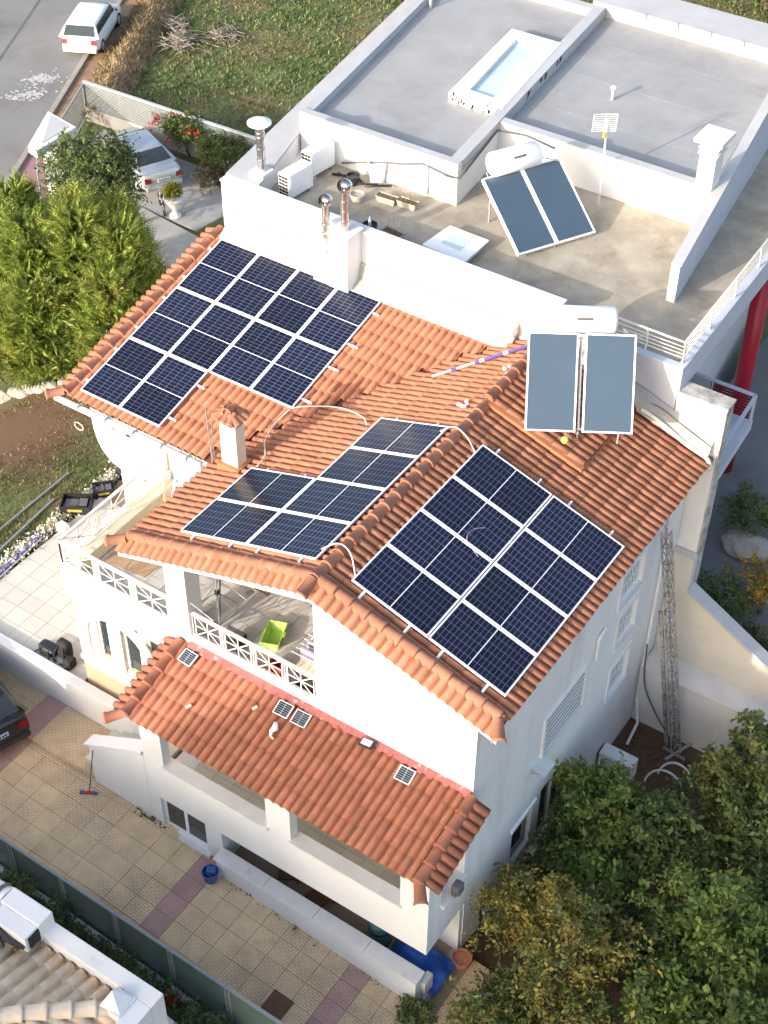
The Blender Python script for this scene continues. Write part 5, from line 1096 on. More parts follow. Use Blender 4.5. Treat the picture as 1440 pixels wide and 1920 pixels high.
# ------------------------------------------------------------------ lattice mast and hoops in the garden
ms = empty('lattice_mast', (4.45,7.05,-.5), 'weathered grey lattice ladder mast leaning against the wall', 'mast'); a_, b_ = Vector((4.5,6.95,-.45)), Vector((3.30,6.85,6.25)); ax = (b_-a_).normalized(); u = Vector((1,0,0))-ax*ax.x; u.normalize(); v = ax.cross(u)
legs = []
for k in range(3):
    off = (u*math.cos(2*PI*k/3)+v*math.sin(2*PI*k/3))*.125; MB().tube([a_+off, b_+off], .02, 6).build('leg', 'mast_metal', ms); legs.append(off)
br = MB(); L_ = (b_-a_).length; n = 15
for i in range(n):
    for k in range(3):
        p0 = a_+ax*(L_*i/n)+legs[k]; p1 = a_+ax*(L_*(i+1)/n)+legs[(k+1) % 3]; br.bar(p0, p1, .026, .016); br.bar(a_+ax*(L_*i/n)+legs[k], a_+ax*(L_*i/n)+legs[(k+1) % 3], .024, .016)
br.build('bracing', 'mast_metal', ms)
MB().bar(a_+ax*.1-u*.24, a_+ax*4.4-u*.22, .05,.09).build('board', 'mast_metal', ms); MB().bar((4.4,6.6,-.48), (4.75,7.25,-.3), .06,.06).bar((4.2,6.9,-.48), (4.8,6.75,-.35), .06,.06).build('foot', 'galv', ms)
hose('cable', [(3.2,7.3,2.2), (3.35,7.2,1.0), (3.8,7.15,.2), (4.3,7.0,-.2), (4.4,6.95,-.4)], .02, 'cable_grey', 'grey cable hanging from the house wall to the mast foot', 'cable')
for k, (x_, y_, r_) in enumerate(((4.75,5.85,.48), (4.85,6.25,.42))):
    tag(MB().tube([(x_+r_*math.cos(a), y_+.15*math.sin(a)-.1, -.5+r_*1.15*math.sin(a)) for a in np.linspace(0,PI,18)], .028, 8).build('garden_hoop', 'tank_white', smooth=True), ['white pipe hoop in the garden bed, nearer the trees', 'white pipe hoop in the garden bed, nearer the mast'][k], 'hoop', 'white pipe hoops')

# ------------------------------------------------------------------ cars
def loft(stations, n_lo=0):
    """stations: (y, ring of (x,z) half profile from bottom centre outwards to top centre)"""
    mb = MB(); k = len(stations[0][1])
    full = []
    for y, ring in stations:
        pts = [(x, y, z) for x, z in ring]+[(-x, y, z) for x, z in ring[::-1] if x > 1e-6]; full.append(pts)
    n = len(full[0])
    for pts in full: mb.v += pts
    for i in range(len(full)-1):
        for j in range(n): mb.f.append((i*n+j, i*n+(j+1) % n, (i+1)*n+(j+1) % n, (i+1)*n+j))
    mb.f.append(tuple(range(n-1,-1,-1))); mb.f.append(tuple((len(full)-1)*n+j for j in range(n))); return mb
def car(name, loc, rz, paint, kind, label, plate='plate'):
    """local frame: +y is the front, rear bumper at y = 0"""
    e = empty(name, loc, label, 'car', None, rz)
    if kind == 'estate':
        L_, W, Ht = 4.3, 1.70, 1.44; deck = [(0,.62), (.06,.88), (.14,.92)]; roof = [(.10,.93,.80), (.45,1.36,.66), (.7,1.42,.63), (2.3,1.44,.62), (2.75,1.38,.62), (3.35,.98,.72)]; hood = [(3.45,.95), (4.1,.82), (4.26,.66), (4.3,.55)]
    elif kind == 'sedan':
        L_, W, Ht = 4.4, 1.70, 1.42; deck = [(0,.55), (.05,.86), (.12,.98), (.5,.99)]; roof = [(.62,1.0,.76), (1.25,1.37,.60), (1.5,1.41,.58), (2.5,1.42,.58), (2.75,1.39,.58), (3.3,1.0,.72)]; hood = [(3.45,.96), (4.15,.84), (4.36,.66), (4.4,.5)]
    else:
        L_, W, Ht = 4.2, 1.76, 1.45; deck = [(0,.55), (.05,.85), (.12,.97)]; roof = [(.14,1.0,.8), (.6,1.34,.62), (.9,1.42,.58), (2.4,1.45,.58), (2.7,1.4,.58), (3.25,1.0,.74)]; hood = [(3.4,.97), (4.0,.85), (4.16,.66), (4.2,.5)]
    half = W/2
    # lower body: shell up to the belt line
    ys_ = [0,.05,.14,.5,1.1,2.0,3.0,L_-.5,L_-.12,L_-.02]; wf_ = [.84,.93,.975,1,1,1,1,.98,.92,.82]
    def belt(y):
        tbl = deck+[(y0, z0) for y0, z0, w0 in (roof[0], roof[-1])]+hood; tbl = sorted(tbl)
        for (a, b), (c, d) in zip(tbl[:-1], tbl[1:]):
            if a <= y <= c: return b+(d-b)*(y-a)/max(1e-6, c-a)
        return tbl[-1][1] if y > tbl[-1][0] else tbl[0][1]
    sts = []
    for y, k in zip(ys_, wf_):
        zt = belt(y); zb = .22 if .3 < y < L_-.3 else .3; w_ = half*k; zm = min(.62, zt-.06)
        sts.append((y, [(0,zb), (w_*.80,zb), (w_*.97,zb+.08), (w_,zm*.8), (w_*.985,zm), (w_*.93,zt-.015), (w_*.8,zt), (0,zt+.015)]))
    body = loft(sts).build('body', paint, e, smooth=True, local=True)
    body.modifiers.new('b', 'BEVEL').width = .045; body.modifiers['b'].segments = 3; e.scale = (.94,.94,.94)
    # cabin
    ring = []
    for y, z, w_ in roof:
        zb = belt(y)-.03; ring.append((y, [(0,zb), (.78 if y > .2 else .76,zb), (w_+.05+(.09*(1-(z-zb)/.5) if z-zb < .5 else 0),(zb*.12+z*.88)), (w_,z-.015), (w_*.8,z+.01), (0,z+.025)]))
    cab = loft(ring).build('cabin', paint, e, smooth=True, local=True); cab.modifiers.new('b', 'BEVEL').width = .015
    def quad(name, pts, material, parent, off):
        P = [Vector(p) for p in pts]; n_ = (P[1]-P[0]).cross(P[3]-P[0]).normalized(); mb = MB(); mb.add([p+n_*off for p in P]+[p-n_*.02 for p in P], [(0,1,2,3), (7,6,5,4)]+[((i+1)%4, i, i+4, (i+1)%4+4) for i in range(4)]); return mb.build(name, material, parent, local=True)
    (ya, za, wa), (yb, zb_, wb) = roof[0], roof[1]
    f0, f1 = .10, .93; lp = lambda f: (ya+(yb-ya)*f, za+(zb_-za)*f, wa+(wb-wa)*f); A, B = lp(f0), lp(f1); dz = .028
    quad('rear_window', [(-A[2]*.9,A[0],A[1]+dz), (A[2]*.9,A[0],A[1]+dz), (B[2]*.93,B[0],B[1]+dz), (-B[2]*.93,B[0],B[1]+dz)], 'glass_dark', cab, .018)
    (ya, za, wa), (yb, zb_, wb) = roof[-1], roof[-2]; A, B = lp(.08), lp(.93)
    quad('windscreen', [(A[2]*.9,A[0],A[1]+dz), (-A[2]*.9,A[0],A[1]+dz), (-B[2]*.93,B[0],B[1]+dz), (B[2]*.93,B[0],B[1]+dz)], 'glass_dark', cab, .018)
    y0, y1, ym = roof[1][0]+.02, roof[-2][0]+.05, (roof[1][0]+roof[-2][0])/2
    spans = [(roof[0][0]+.42, y0+.62), (y0+.70, ym+.42), (ym+.50, y1+.25)] if kind == 'estate' else [(y0+.05, ym+.12), (ym+.2, y1+.28)]
    for s in (-1, 1):
        for q0, q1 in spans:
            zl, zh = .99, roof[2][1]-.11; xl, xh = .80, roof[2][2]+.075; tp = .12 if q1 > y1 else 0; tr = .1 if q0 < y0+.1 else 0
            P = [(s*xl,q0,zl), (s*xl,q1,zl), (s*xh,q1-tp*2,zh), (s*xh,q0+tr,zh)]; P = P if s > 0 else [P[1], P[0], P[3], P[2]]
            quad('side_window', P, 'glass_dark', cab, .012)
        quad('tail_light', [(s*.80 if s < 0 else .52,-.012 if kind != 'estate' else .0,.66), (-.52 if s < 0 else .80,-.012 if kind != 'estate' else .0,.66), (-.54 if s < 0 else .79,.07,.86), (s*.79 if s < 0 else .54,.07,.86)], 'red_light', e, .012)
        MB().lathe([(.05,-.02), (.06,.02), (.03,.08)], 8, (s*(half+.07), roof[-1][0]-.35, 1.0), 'y').build('mirror', 'black_plastic' if kind == 'estate' else paint, e, local=True)
        for y in (.78, L_-.82):
            wh = MB().lathe([(.18,-.1), (.30,-.1), (.31,-.08), (.31,.08), (.30,.1), (.2,.1)], 24, (s*(half-.1), y, .31), 'x').build('wheel', 'rubber', e, smooth=False, local=True)
            MB().lathe([(.19,-.085), (.19,.085), (.05,.10)] if s > 0 else [(.05,-.10), (.19,-.085), (.19,.085)], 20, (s*(half-.085), y, .31), 'x').build('rim', 'alu', wh, local=True)
    MB().box(-half*.9,half*.9,-.05,.10,.30,.50).build('bumper', paint, e, bevel=.04, local=True)
    pz = .62 if kind != 'hatch' else .66
    pl2 = MB().obox((0,-.01 if kind != 'hatch' else .0,pz+.06), (.26,0,0), (0,.012,.058), (0,.01,-.002)).build('number_plate', plate, e, local=True)
    mb = MB()
    for k in range(6): mb.obox((-.19+k*.075,-.026 if kind != 'hatch' else -.016,pz+.06), (.018,0,0), (0,.006,.032), (0,.002,-.0004))
    mb.build('plate_characters', 'black', pl2, local=True)
    return e
gz = -1.0
rd = math.atan2(-kd.x, kd.y)          # heading along the road
car('parked_car', (-32.3,26.6,gz+.02), rd, 'car_white', 'estate', 'white estate car parked half on the kerb, top left')
car('parked_car', (-22.35,20.2,gz+.05), R(66), 'car_silver', 'sedan', 'silver saloon car parked behind the gate tree')
car('parked_car', (-7.72,-2.75,drive_z(-7.6)+.01), R(72), 'car_black', 'hatch', 'black car on the driveway, cut off at left edge', 'plate_blue')

# ------------------------------------------------------------------ street fence, gate canopy
sf = empty('slat_fence', (-25,22.9,-1), 'grey metal fence of many thin horizontal slats on a concrete base', 'fence')
A, B = Vector((-28.55,22.9,0)), Vector((-20.0,23.15,0)); ft = .62
MB().obox((A+B)/2+Vector((0,0,-.75)), (B-A)/2, Vector((0,.1,0)), Vector((0,0,.32))).build('base_wall', 'concrete', sf, bevel=.01)
for k in range(14): z = -.36+k*.066; MB().bar(A+Vector((0,0,z)), B+Vector((0,0,z)), .03, .035).build('slat', 'paint_grey', sf)
for k in range(6): q = A.lerp(B, k/5); MB().bar(q+Vector((0,.04,-.45)), q+Vector((0,.04,ft)), .05,.05).build('post', 'paint_grey', sf)
MB().bar(A+Vector((0,0,ft)), B+Vector((0,0,ft)), .12, .07).build('top_rail', 'grey_cap', sf)
gfn = empty('street_gate', (-28,20.8,-1), 'grey metal sliding gate at the fence corner', 'gate'); A2, B2 = Vector((-28.55,22.85,0)), Vector((-27.0,19.6,0))
MB().bar(A2+Vector((0,0,.5)), B2+Vector((0,0,.5)), .06,.06).bar(A2+Vector((0,0,-.85)), B2+Vector((0,0,-.85)), .06,.08).bar(A2+Vector((0,0,-.85)), A2+Vector((0,0,.5)), .07,.07).bar(B2+Vector((0,0,-.85)), B2+Vector((0,0,.5)), .07,.07).build('gate_frame', 'paint_grey', gfn)
for k in range(12): z = -.7+k*.1; MB().bar(A2+Vector((0,0,z)), B2+Vector((0,0,z)), .02,.045).build('gate_slat', 'paint_grey', gfn)
cn = empty('gate_canopy', (-25.4,17.6,-1), 'triangular white concrete canopy over the street entrance', 'canopy')
tri = [(-26.38,18.85), (-24.75,18.55), (-24.72,16.5), (-25.22,16.6)]
MB().prism(tri[::-1], 'z', 1.5, 1.78).build('canopy_slab', 'white', cn, bevel=.02)
MB().prism([(-26.05,18.62), (-24.95,18.42), (-24.92,17.0)], 'z', 1.781, 1.80).build('canopy_field', 'grey_cap', cn)
MB().box(-25.05,-24.75,17.6,18.5,-1,1.5).build('canopy_pier', 'white', cn)
gpw = empty('gate_pillar', (-25.5,18.3,-1), 'white gate pillar with letterbox slot below the canopy', 'pillar'); MB().obox((-25.55,18.35,-.15), (.32,.5,0), (.22,-.14,0), (0,0,.95)).build('pillar', 'white', gpw, bevel=.02)
MB().obox((-25.52,18.3,.83), (.36,.55,0), (.25,-.16,0), (0,0,.035)).build('pillar_cap', 'white', gpw, bevel=.01); MB().bar((-25.6,18.05,.9), (-25.45,18.25,1.0), .12,.08).build('lamp', 'cable_grey', gpw)
e = empty('entrance_gate', (-26.2,17.6,-1), 'grey barred pedestrian gate beside the white pillar', 'gate')
for k in range(7): q = Vector((-26.35+.12*k,17.9-.12*k,0)); MB().bar(q+Vector((0,0,-.95)), q+Vector((0,0,.35)), .03,.03).build('bar', 'paint_grey', e)
MB().bar((-26.35,17.9,.35), (-25.6,17.2,.35), .05,.05).bar((-26.35,17.9,-.9), (-25.6,17.2,-.9), .05,.05).build('rail', 'paint_grey', e)
# garden paths behind the house
tag(MB().prism([(-23.0,17.6), (-18.6,16.4), (-18.0,18.4), (-22.6,19.0)], 'z', -1.05, -.90).build('path', 'concrete'), kind='structure')
tag(MB().prism([(-26.5,19.2), (-22.6,19.02), (-19.9,18.95), (-19.4,22.4), (-27.5,22.6)], 'z', -1.05, -.95).build('parking_floor', 'concrete'), kind='structure')
# urn with yellow flowers, child's bicycle
ur = empty('flower_urn', (-21.1,19.25,-.94), 'white urn full of yellow flowers near the silver car', 'urn')
MB().lathe([(.22,0), (.22,.06), (.1,.12), (.09,.28), (.24,.5), (.36,.72), (.38,.78), (.3,.78)], 22).build('urn', 'white_weathered', ur, smooth=True, local=True)
bk = empty('bicycle', (-21.75,19.3,-.94), 'small pink bicycle standing behind the silver car', 'bicycle', None, .9)
for y in (-.38,.38):
    MB().tube([(0,y+.24*math.cos(a),.25+.24*math.sin(a)) for a in np.linspace(0,2*PI,21)], .025, 6, False).build('wheel', 'rubber', bk, local=True); MB().tube([(-.03,y,.25), (.03,y,.25)], .03, 8).build('hub', 'alu', bk, local=True)
MB().tube([(0,-.38,.25), (0,-.15,.3), (0,.28,.55), (0,.38,.25)], .02, 6).tube([(0,-.15,.3), (0,-.2,.65)], .02, 6).tube([(0,-.18,.58), (0,.28,.58), (0,.25,.78)], .02, 6).build('frame', 'cloth_lilac', bk, local=True)
MB().box(-.06,.06,-.3,-.1,.65,.70).build('saddle', 'black', bk, bevel=.02, local=True); MB().tube([(-.22,.22,.8), (0,.25,.78), (.22,.22,.8)], .014, 6).build('handlebar', 'alu', bk, local=True)

# ------------------------------------------------------------------ vegetation
def leaf_object(name, C_, D, size, material, parent=None, seed=0, aspect=.5, kind=None, sizes=None, updir=.35):
    """C_: (n,3) leaf bases, D: (n,3) directions; each leaf a folded four-point blade"""
    rg = np.random.default_rng(seed); n = len(C_); D = D/np.linalg.norm(D, axis=1, keepdims=True); rv = rg.normal(size=(n,3)); rv[:,2] += updir*2; S1 = np.cross(D, rv); S1 /= np.linalg.norm(S1, axis=1, keepdims=True)+1e-9
    N_ = np.cross(S1, D); sz = (size*rg.uniform(.6,1.35,n) if sizes is None else sizes)[:,None]
    V = np.stack([C_, C_+D*sz*.5+S1*sz*aspect*.5+N_*sz*.06, C_+D*sz-N_*sz*.05, C_+D*sz*.5-S1*sz*aspect*.5+N_*sz*.06], 1).reshape(-1,3)
    if parent is not None: V = V-np.array(root_loc(parent))
    me = bpy.data.meshes.new(name); me.vertices.add(4*n); me.vertices.foreach_set('co', V.astype(np.float32).ravel()); me.loops.add(4*n); me.loops.foreach_set('vertex_index', np.arange(4*n, dtype=np.int32)); me.polygons.add(n)
    me.polygons.foreach_set('loop_start', np.arange(0,4*n,4,dtype=np.int32)); me.polygons.foreach_set('loop_total', np.full(n,4,dtype=np.int32)); me.update(calc_edges=True); me.validate()
    o = mesh_obj(name, me, material, parent)
    if kind: o['kind'] = kind
    return o
def crown_points(c, rad, nclump, per, cr, seed, shell=.55, flat=1.0):
    rg = np.random.default_rng(seed); d = rg.normal(size=(nclump,3)); d /= np.linalg.norm(d, axis=1, keepdims=True); d[:,2] = np.where(d[:,2] < -.35, -d[:,2]*.6, d[:,2]); rr_ = rg.uniform(shell,1.08,nclump)[:,None]
    lob = rg.normal(size=(6,3)); lob /= np.linalg.norm(lob, axis=1, keepdims=True); lb = (np.maximum(0, d@lob.T)**4*rg.uniform(-.55,.55,6)).sum(1)[:,None]; cc = np.array(c)+d*(rr_*(1+lb))*np.array(rad); crs = cr*rg.uniform(.45,1.5,(nclump,1)); p = rg.normal(size=(nclump,per,3)); p /= np.linalg.norm(p, axis=2, keepdims=True); p *= rg.uniform(.35,1,(nclump,per,1))**.6
    P = cc[:,None,:]+p*crs[:,None,:]*np.array([1,1,.75]); D = p*.8+d[:,None,:]*.6+rg.normal(size=p.shape)*.45; D[:,:,2] -= .1
    return P.reshape(-1,3), D.reshape(-1,3), cc
def crown_twigs(c, rad, nclump, per, cr, seed, shell, size):
    P0, D0, cc = crown_points(c, rad, nclump, 1, cr*.5, seed, shell); rg = np.random.default_rng(seed+500); m_ = 9; ntw = max(2, per//m_); n = nclump*ntw
    ctr = np.repeat(cc, ntw, 0); outd = ctr-np.array(c); outd /= np.linalg.norm(outd, axis=1, keepdims=True)+1e-6
    td = outd*.7+rg.normal(size=(n,3))*.75; td[:,2] += .25; td /= np.linalg.norm(td, axis=1, keepdims=True); ln = cr*rg.uniform(.9,2.3,n); st = ctr+rg.normal(size=(n,3))*cr*.3-td*ln[:,None]*.35
    s = np.linspace(.12,1,m_); side = np.cross(td, rg.normal(size=(n,3))); side /= np.linalg.norm(side, axis=1, keepdims=True)+1e-6; sg = np.where(np.arange(m_) % 2, 1, -1); droop = np.zeros((n,m_,3)); droop[:,:,2] = -(s**2)*(ln[:,None]*.25)
    P = st[:,None,:]+td[:,None,:]*(ln[:,None]*s)[:,:,None]+droop+rg.normal(size=(n,m_,3))*.012; D = td[:,None,:]*.55+side[:,None,:]*(sg*.9)[None,:,None]+rg.normal(size=(n,m_,3))*.35; D[:,:,2] -= .12
    sz = size*rg.uniform(.5,1.5,(n,1))*rg.uniform(.75,1.25,(n,m_)); tw = [(st[i], st[i]+td[i]*ln[i]*.55, st[i]+td[i]*ln[i]*.95-np.array([0,0,ln[i]*.2])) for i in range(0, n, 5)]
    return P.reshape(-1,3), D.reshape(-1,3), cc, sz.reshape(-1), ntw*m_, tw
def tree(name, base, c, rad, leafm, label, cat='tree', nclump=90, per=60, cr=.28, size=.09, seed=1, group=None, trunk=.08, limbs=6, shell=.5, second=None, aspect=.55):
    e = empty(name, base, label, cat, group); P, D, cc, SZ, per, tw = crown_twigs(c, rad, nclump, per, cr, seed, shell, size)
    if second:
        rg = np.random.default_rng(seed+50); msk = np.repeat(rg.random(nclump) < second[1], per); leaf_object('crown', P[~msk], D[~msk], size, leafm, e, seed, aspect, sizes=SZ[~msk]); leaf_object('crown', P[msk], D[msk], size, second[0], e, seed+1, aspect, sizes=SZ[msk])
    else: leaf_object('crown', P, D, size, leafm, e, seed, aspect, sizes=SZ)
    rg = random.Random(seed); b0 = Vector(base)-Vector((0,0,.15)); top = Vector(c)+Vector((0,0,-rad[2]*.25)); mb = MB(); mid = b0.lerp(top,.5)+Vector((rg.uniform(-.15,.15), rg.uniform(-.15,.15), 0)); mb.tube([b0, mid, top], [trunk, trunk*.75, trunk*.5], 8)
    for k in range(limbs): q = Vector(cc[rg.randrange(len(cc))]); s0 = mid.lerp(top, rg.random()); mb.tube([s0, s0.lerp(q,.5)+Vector((0,0,.1)), q], [trunk*.4, trunk*.28, trunk*.12], 6)
    mb.build('trunk', 'bark', e, smooth=True); mb = MB()
    for a_, b_, c_2 in tw: mb.tube([a_, b_, c_2], [.008,.006,.003], 4, False)
    mb.build('twigs', 'bark', e)['kind'] = 'stuff'; return e
# garden trees right of the house (z of the ground -0.5)
G = 'trees of the side garden'
tree('citrus_tree', (4.4,4.2,-.5), (4.25,3.1,1.3), (.85,.9,1.35), 'leaf_citrus', 'dark green fruit tree close to the side wall', seed=11, nclump=125, group=G, size=.125)
tree('citrus_tree', (5.6,3.1,-.5), (5.55,2.95,1.4), (1.05,1.0,1.3), 'leaf_dark', 'dark glossy fruit tree in the middle of the garden', seed=12, nclump=125, group=G, size=.125)
tree('fig_tree', (6.6,5.2,-.5), (6.5,5.0,1.4), (.8,.8,1.5), 'leaf_mixed', 'upright loose tree in front of the pale plinth wall', seed=13, nclump=120, group=G, cr=.25, size=.11)
tree('pear_tree', (5.1,-.2,-.5), (5.0,-.25,1.55), (1.35,1.2,1.35), 'leaf_autumn', 'yellowing autumn tree near the porch corner', seed=14, nclump=165, group=G, size=.095, second=('leaf_mixed',.42))
tree('citrus_tree', (4.75,-1.9,-.5), (4.75,-1.95,.7), (.8,.8,1.0), 'leaf_mixed', 'low mixed-green shrub tree beside the porch corner', seed=15, nclump=120, group=G, size=.085, second=('leaf_autumn',.2))
tree('citrus_tree', (8.1,1.2,-.5), (8.1,1.2,1.6), (1.2,1.15,1.5), 'leaf_citrus', 'large dark green tree at lower right edge', seed=16, nclump=150, group=G, size=.125)
tree('citrus_tree', (7.9,3.4,-.5), (7.85,3.35,1.2), (1.0,1.0,1.4), 'leaf_dark', 'dark green tree at right edge behind the large one', seed=17, nclump=120, group=G, size=.125)
tree('pear_tree', (6.3,-1.6,-.5), (6.2,-1.6,1.0), (.95,.9,1.1), 'leaf_mixed', 'half yellowed tree at the bottom edge', seed=18, nclump=100, group=G, size=.09, second=('leaf_autumn',.35))
tree('citrus_tree', (7.7,-.5,-.5), (7.7,-.5,1.3), (.85,.85,1.2), 'leaf_citrus', 'dark green tree at the bottom edge near the right corner', seed=19, nclump=105, group=G, size=.125)
tree('shrub', (3.65,.6,-.5), (3.7,.5,.9), (.42,.6,.95), 'leaf_mixed', 'narrow green shrub against the shaded side wall', 'shrub', seed=20, nclump=45, group=G, cr=.2, size=.08, second=('leaf_autumn',.25))
tree('shrub', (3.75,2.3,-.5), (3.8,2.25,.8), (.45,.7,1.0), 'leaf_dark', 'dark shrub below the louvred vent', 'shrub', seed=21, nclump=50, group=G, cr=.2, size=.09)
tree('shrub', (6.35,6.6,-.5), (6.3,6.55,1.3), (.45,.45,1.4), 'leaf_mixed', 'slender leafy shoot before the beige garden wall', 'shrub', seed=22, nclump=34, group=G, cr=.2, size=.11, shell=.2)
tree('shrub', (3.2,-2.45,-.3), (3.15,-2.5,.15), (.28,.25,.42), 'leaf_bush', 'small potted bush at the end of the planter wall', 'shrub', seed=23, nclump=22, cr=.14, size=.08, trunk=.03)
tree('citrus_tree', (6.7,1.0,-.5), (6.65,1.0,.9), (.95,.95,1.0), 'leaf_dark', 'shaded low tree between the autumn tree and the large dark tree', seed=24, nclump=150, group=G, size=.12)
tree('citrus_tree', (7.4,4.9,-.5), (7.4,4.9,1.5), (.9,.9,1.3), 'leaf_mixed', 'pale green tree at right edge below the garden wall', seed=25, nclump=140, group=G, size=.12)
tree('citrus_tree', (4.9,1.6,-.5), (4.9,1.65,.9), (.85,.9,1.1), 'leaf_citrus', 'green tree between the autumn tree and the side wall', seed=26, nclump=105, group=G, size=.125)
tree('citrus_tree', (9.2,-.2,-.5), (9.1,-.2,1.4), (.9,.9,1.3), 'leaf_dark', 'dark tree cut off at the lower right corner', seed=27, nclump=130, group=G, size=.115)
# bushes behind the garden wall
W_ = 'bushes behind the garden wall'
tree('bush', (3.5,12.4,1.95), (3.5,12.35,2.5), (.8,.8,.65), 'leaf_dark', 'round dark green bush on a rock at the right edge', 'bush', seed=31, nclump=90, group=W_, cr=.2, size=.06)
tree('bush', (4.1,9.3,1.95), (4.1,9.25,2.5), (.75,.7,.65), 'leaf_dark', 'dark green bush behind the beige garden wall', 'bush', seed=32, nclump=90, group=W_, cr=.2, size=.06)
tree('bush', (4.9,9.9,1.95), (4.85,9.95,2.75), (.6,.55,.85), 'leaf_gold', 'golden orange bush behind the beige garden wall', 'bush', seed=33, nclump=80, group=W_, cr=.2, size=.06, second=('leaf_mixed',.25))
tree('bush', (5.4,8.75,1.95), (5.3,8.7,2.2), (.6,.4,.5), 'leaf_olive', 'low olive green bush hanging over the garden wall coping', 'bush', seed=34, nclump=50, group=W_, cr=.18, size=.06)
bm = bmesh.new(); bmesh.ops.create_icosphere(bm, subdivisions=3, radius=1); rs_ = random.Random(3)
for v in bm.verts: v.co = Vector((v.co.x*.95, v.co.y*.7, v.co.z*.35))*(1+rs_.uniform(-.08,.08))
me = bpy.data.meshes.new('rock'); bm.to_mesh(me); bm.free(); o = mesh_obj('rock', me, 'stone'); o.scale = (.7,.7,.7); o.location = (3.75,11.75,2.1); tag(o, 'flat pale rock under the round bush at the right edge', 'rock')
# clipped bushes between the glass fence and the neighbour
for k, (x_, y_, s) in enumerate(((-5.0,-5.55,.55), (-3.7,-5.75,.62), (-2.4,-5.85,.66), (-1.2,-5.9,.6), (.2,-6.0,.55))):
    tree('hedge_bush', (x_,-5.35,.1), (x_,-5.32,.82+.03*k*0-.05*k), (.78,.36,.45), ('leaf_mixed' if k == 0 else 'leaf_dark'), ['olive green', 'dense dark', 'rounded dark', 'low dark', 'small shaded'][k]+' bush behind the glass fence, '+['nearest the left edge', 'second from the left edge', 'third from the left edge', 'fourth from the left edge', 'last towards the bottom edge'][k], 'bush', 80, 60, .2, .06, 40+k, 'bushes behind the glass fence', .04)
P_, D_, _c = crown_points((-.7,-5.25,.85), (.5,.2,.22), 10, 8, .08, 77); leaf_object('flowers', P_+np.array([0,-.05,-.1]), D_, .07, 'petal_red', None, 3, .9); tag(bpy.data.objects['flowers'], 'red flowers against the glass fence, bottom left', 'flowers', kind=None)
# conifers (feathery sprays)
def conifer(base, h, rad, leafm, label, seed, nf=900, second='leaf_thuja2'):
    e = empty('conifer', base, label, 'conifer', 'conifers left of the house'); rg = np.random.default_rng(seed); t = rg.random(nf)**.9; z = t*h; ang = rg.uniform(0,2*np.pi,nf); prof = rad*np.minimum(1, (1.06-t)/.55)**.8*rg.uniform(.6,1.1,nf)
    o = np.stack([np.cos(ang)*prof, np.sin(ang)*prof, z], 1)+np.array(base); dr = np.stack([np.cos(ang)*.75, np.sin(ang)*.75, rg.uniform(.35,1.25,nf)], 1)+rg.normal(size=(nf,3))*.25; dr /= np.linalg.norm(dr, axis=1, keepdims=True); ln = rg.uniform(.45,.95,nf); m_ = 16
    side = np.cross(dr, rg.normal(size=(nf,3))); side /= np.linalg.norm(side, axis=1, keepdims=True); s = np.linspace(.05,.95,m_); sg = np.where(np.arange(m_) % 2, 1, -1)
    P = o[:,None,:]+dr[:,None,:]*(ln[:,None]*s)[:,:,None]; D = dr[:,None,:]*.8+side[:,None,:]*(sg*.75)[None,:,None]; size = (ln[:,None]*(.40*(1.1-s))[None,:]); msk = np.repeat(rg.random(nf) < .3, m_)
    P, D, size = P.reshape(-1,3), D.reshape(-1,3), size.reshape(-1); tipm = msk
    leaf_object('foliage', P[~tipm], D[~tipm], .1, leafm, e, seed, .22, sizes=size[~tipm]); leaf_object('foliage', P[tipm], D[tipm], .1, second, e, seed+1, .22, sizes=size[tipm])
    b = Vector(base); MB().tube([b-Vector((0,0,.2)), b+Vector((0,0,h*.5)), b+Vector((0,0,h*.95))], [.12,.08,.02], 8).build('trunk', 'bark', e, smooth=True)
    # inner core of darker green leaves
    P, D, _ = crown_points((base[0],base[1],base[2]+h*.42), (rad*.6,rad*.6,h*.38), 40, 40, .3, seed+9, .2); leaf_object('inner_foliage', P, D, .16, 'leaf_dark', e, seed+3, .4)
cf = [(-15.1,10.3,.6,4.5,1.05,'tall lime green conifer nearest the roof edge'), (-16.4,10.0,.4,4.9,1.2,'tall lime green conifer, second from the roof edge'), (-17.7,9.3,.2,4.7,1.3,'broad green conifer in the middle of the row'), (-19.3,9.4,-.3,5.0,1.35,'yellow-green conifer towards the left edge'), (-17.2,12.3,-.1,4.3,1.0,'pointed conifer behind the row, in front of the grey path'), (-17.9,11.4,-.1,4.6,1.3,'dense conifer behind the row'), (-20.4,11.3,-.6,4.7,1.3,'conifer at the left edge of the picture'), (-18.6,8.2,.4,2.8,1.1,'low dark conifer above the bare soil'), (-14.6,9.2,.8,3.6,.9,'short conifer tucked against the roof verge'), (-16.9,8.5,.8,3.0,1.0,'low conifer above the edging stones')]
for k, (x_, y_, z_, h_, r_, lab) in enumerate(cf): conifer((x_,y_,z_), h_, r_, 'leaf_thuja' if k != 7 else 'leaf_thuja2', lab, 60+k, int(1000*r_*h_/5*1.25), 'leaf_thuja2' if k != 7 else 'leaf_dark')
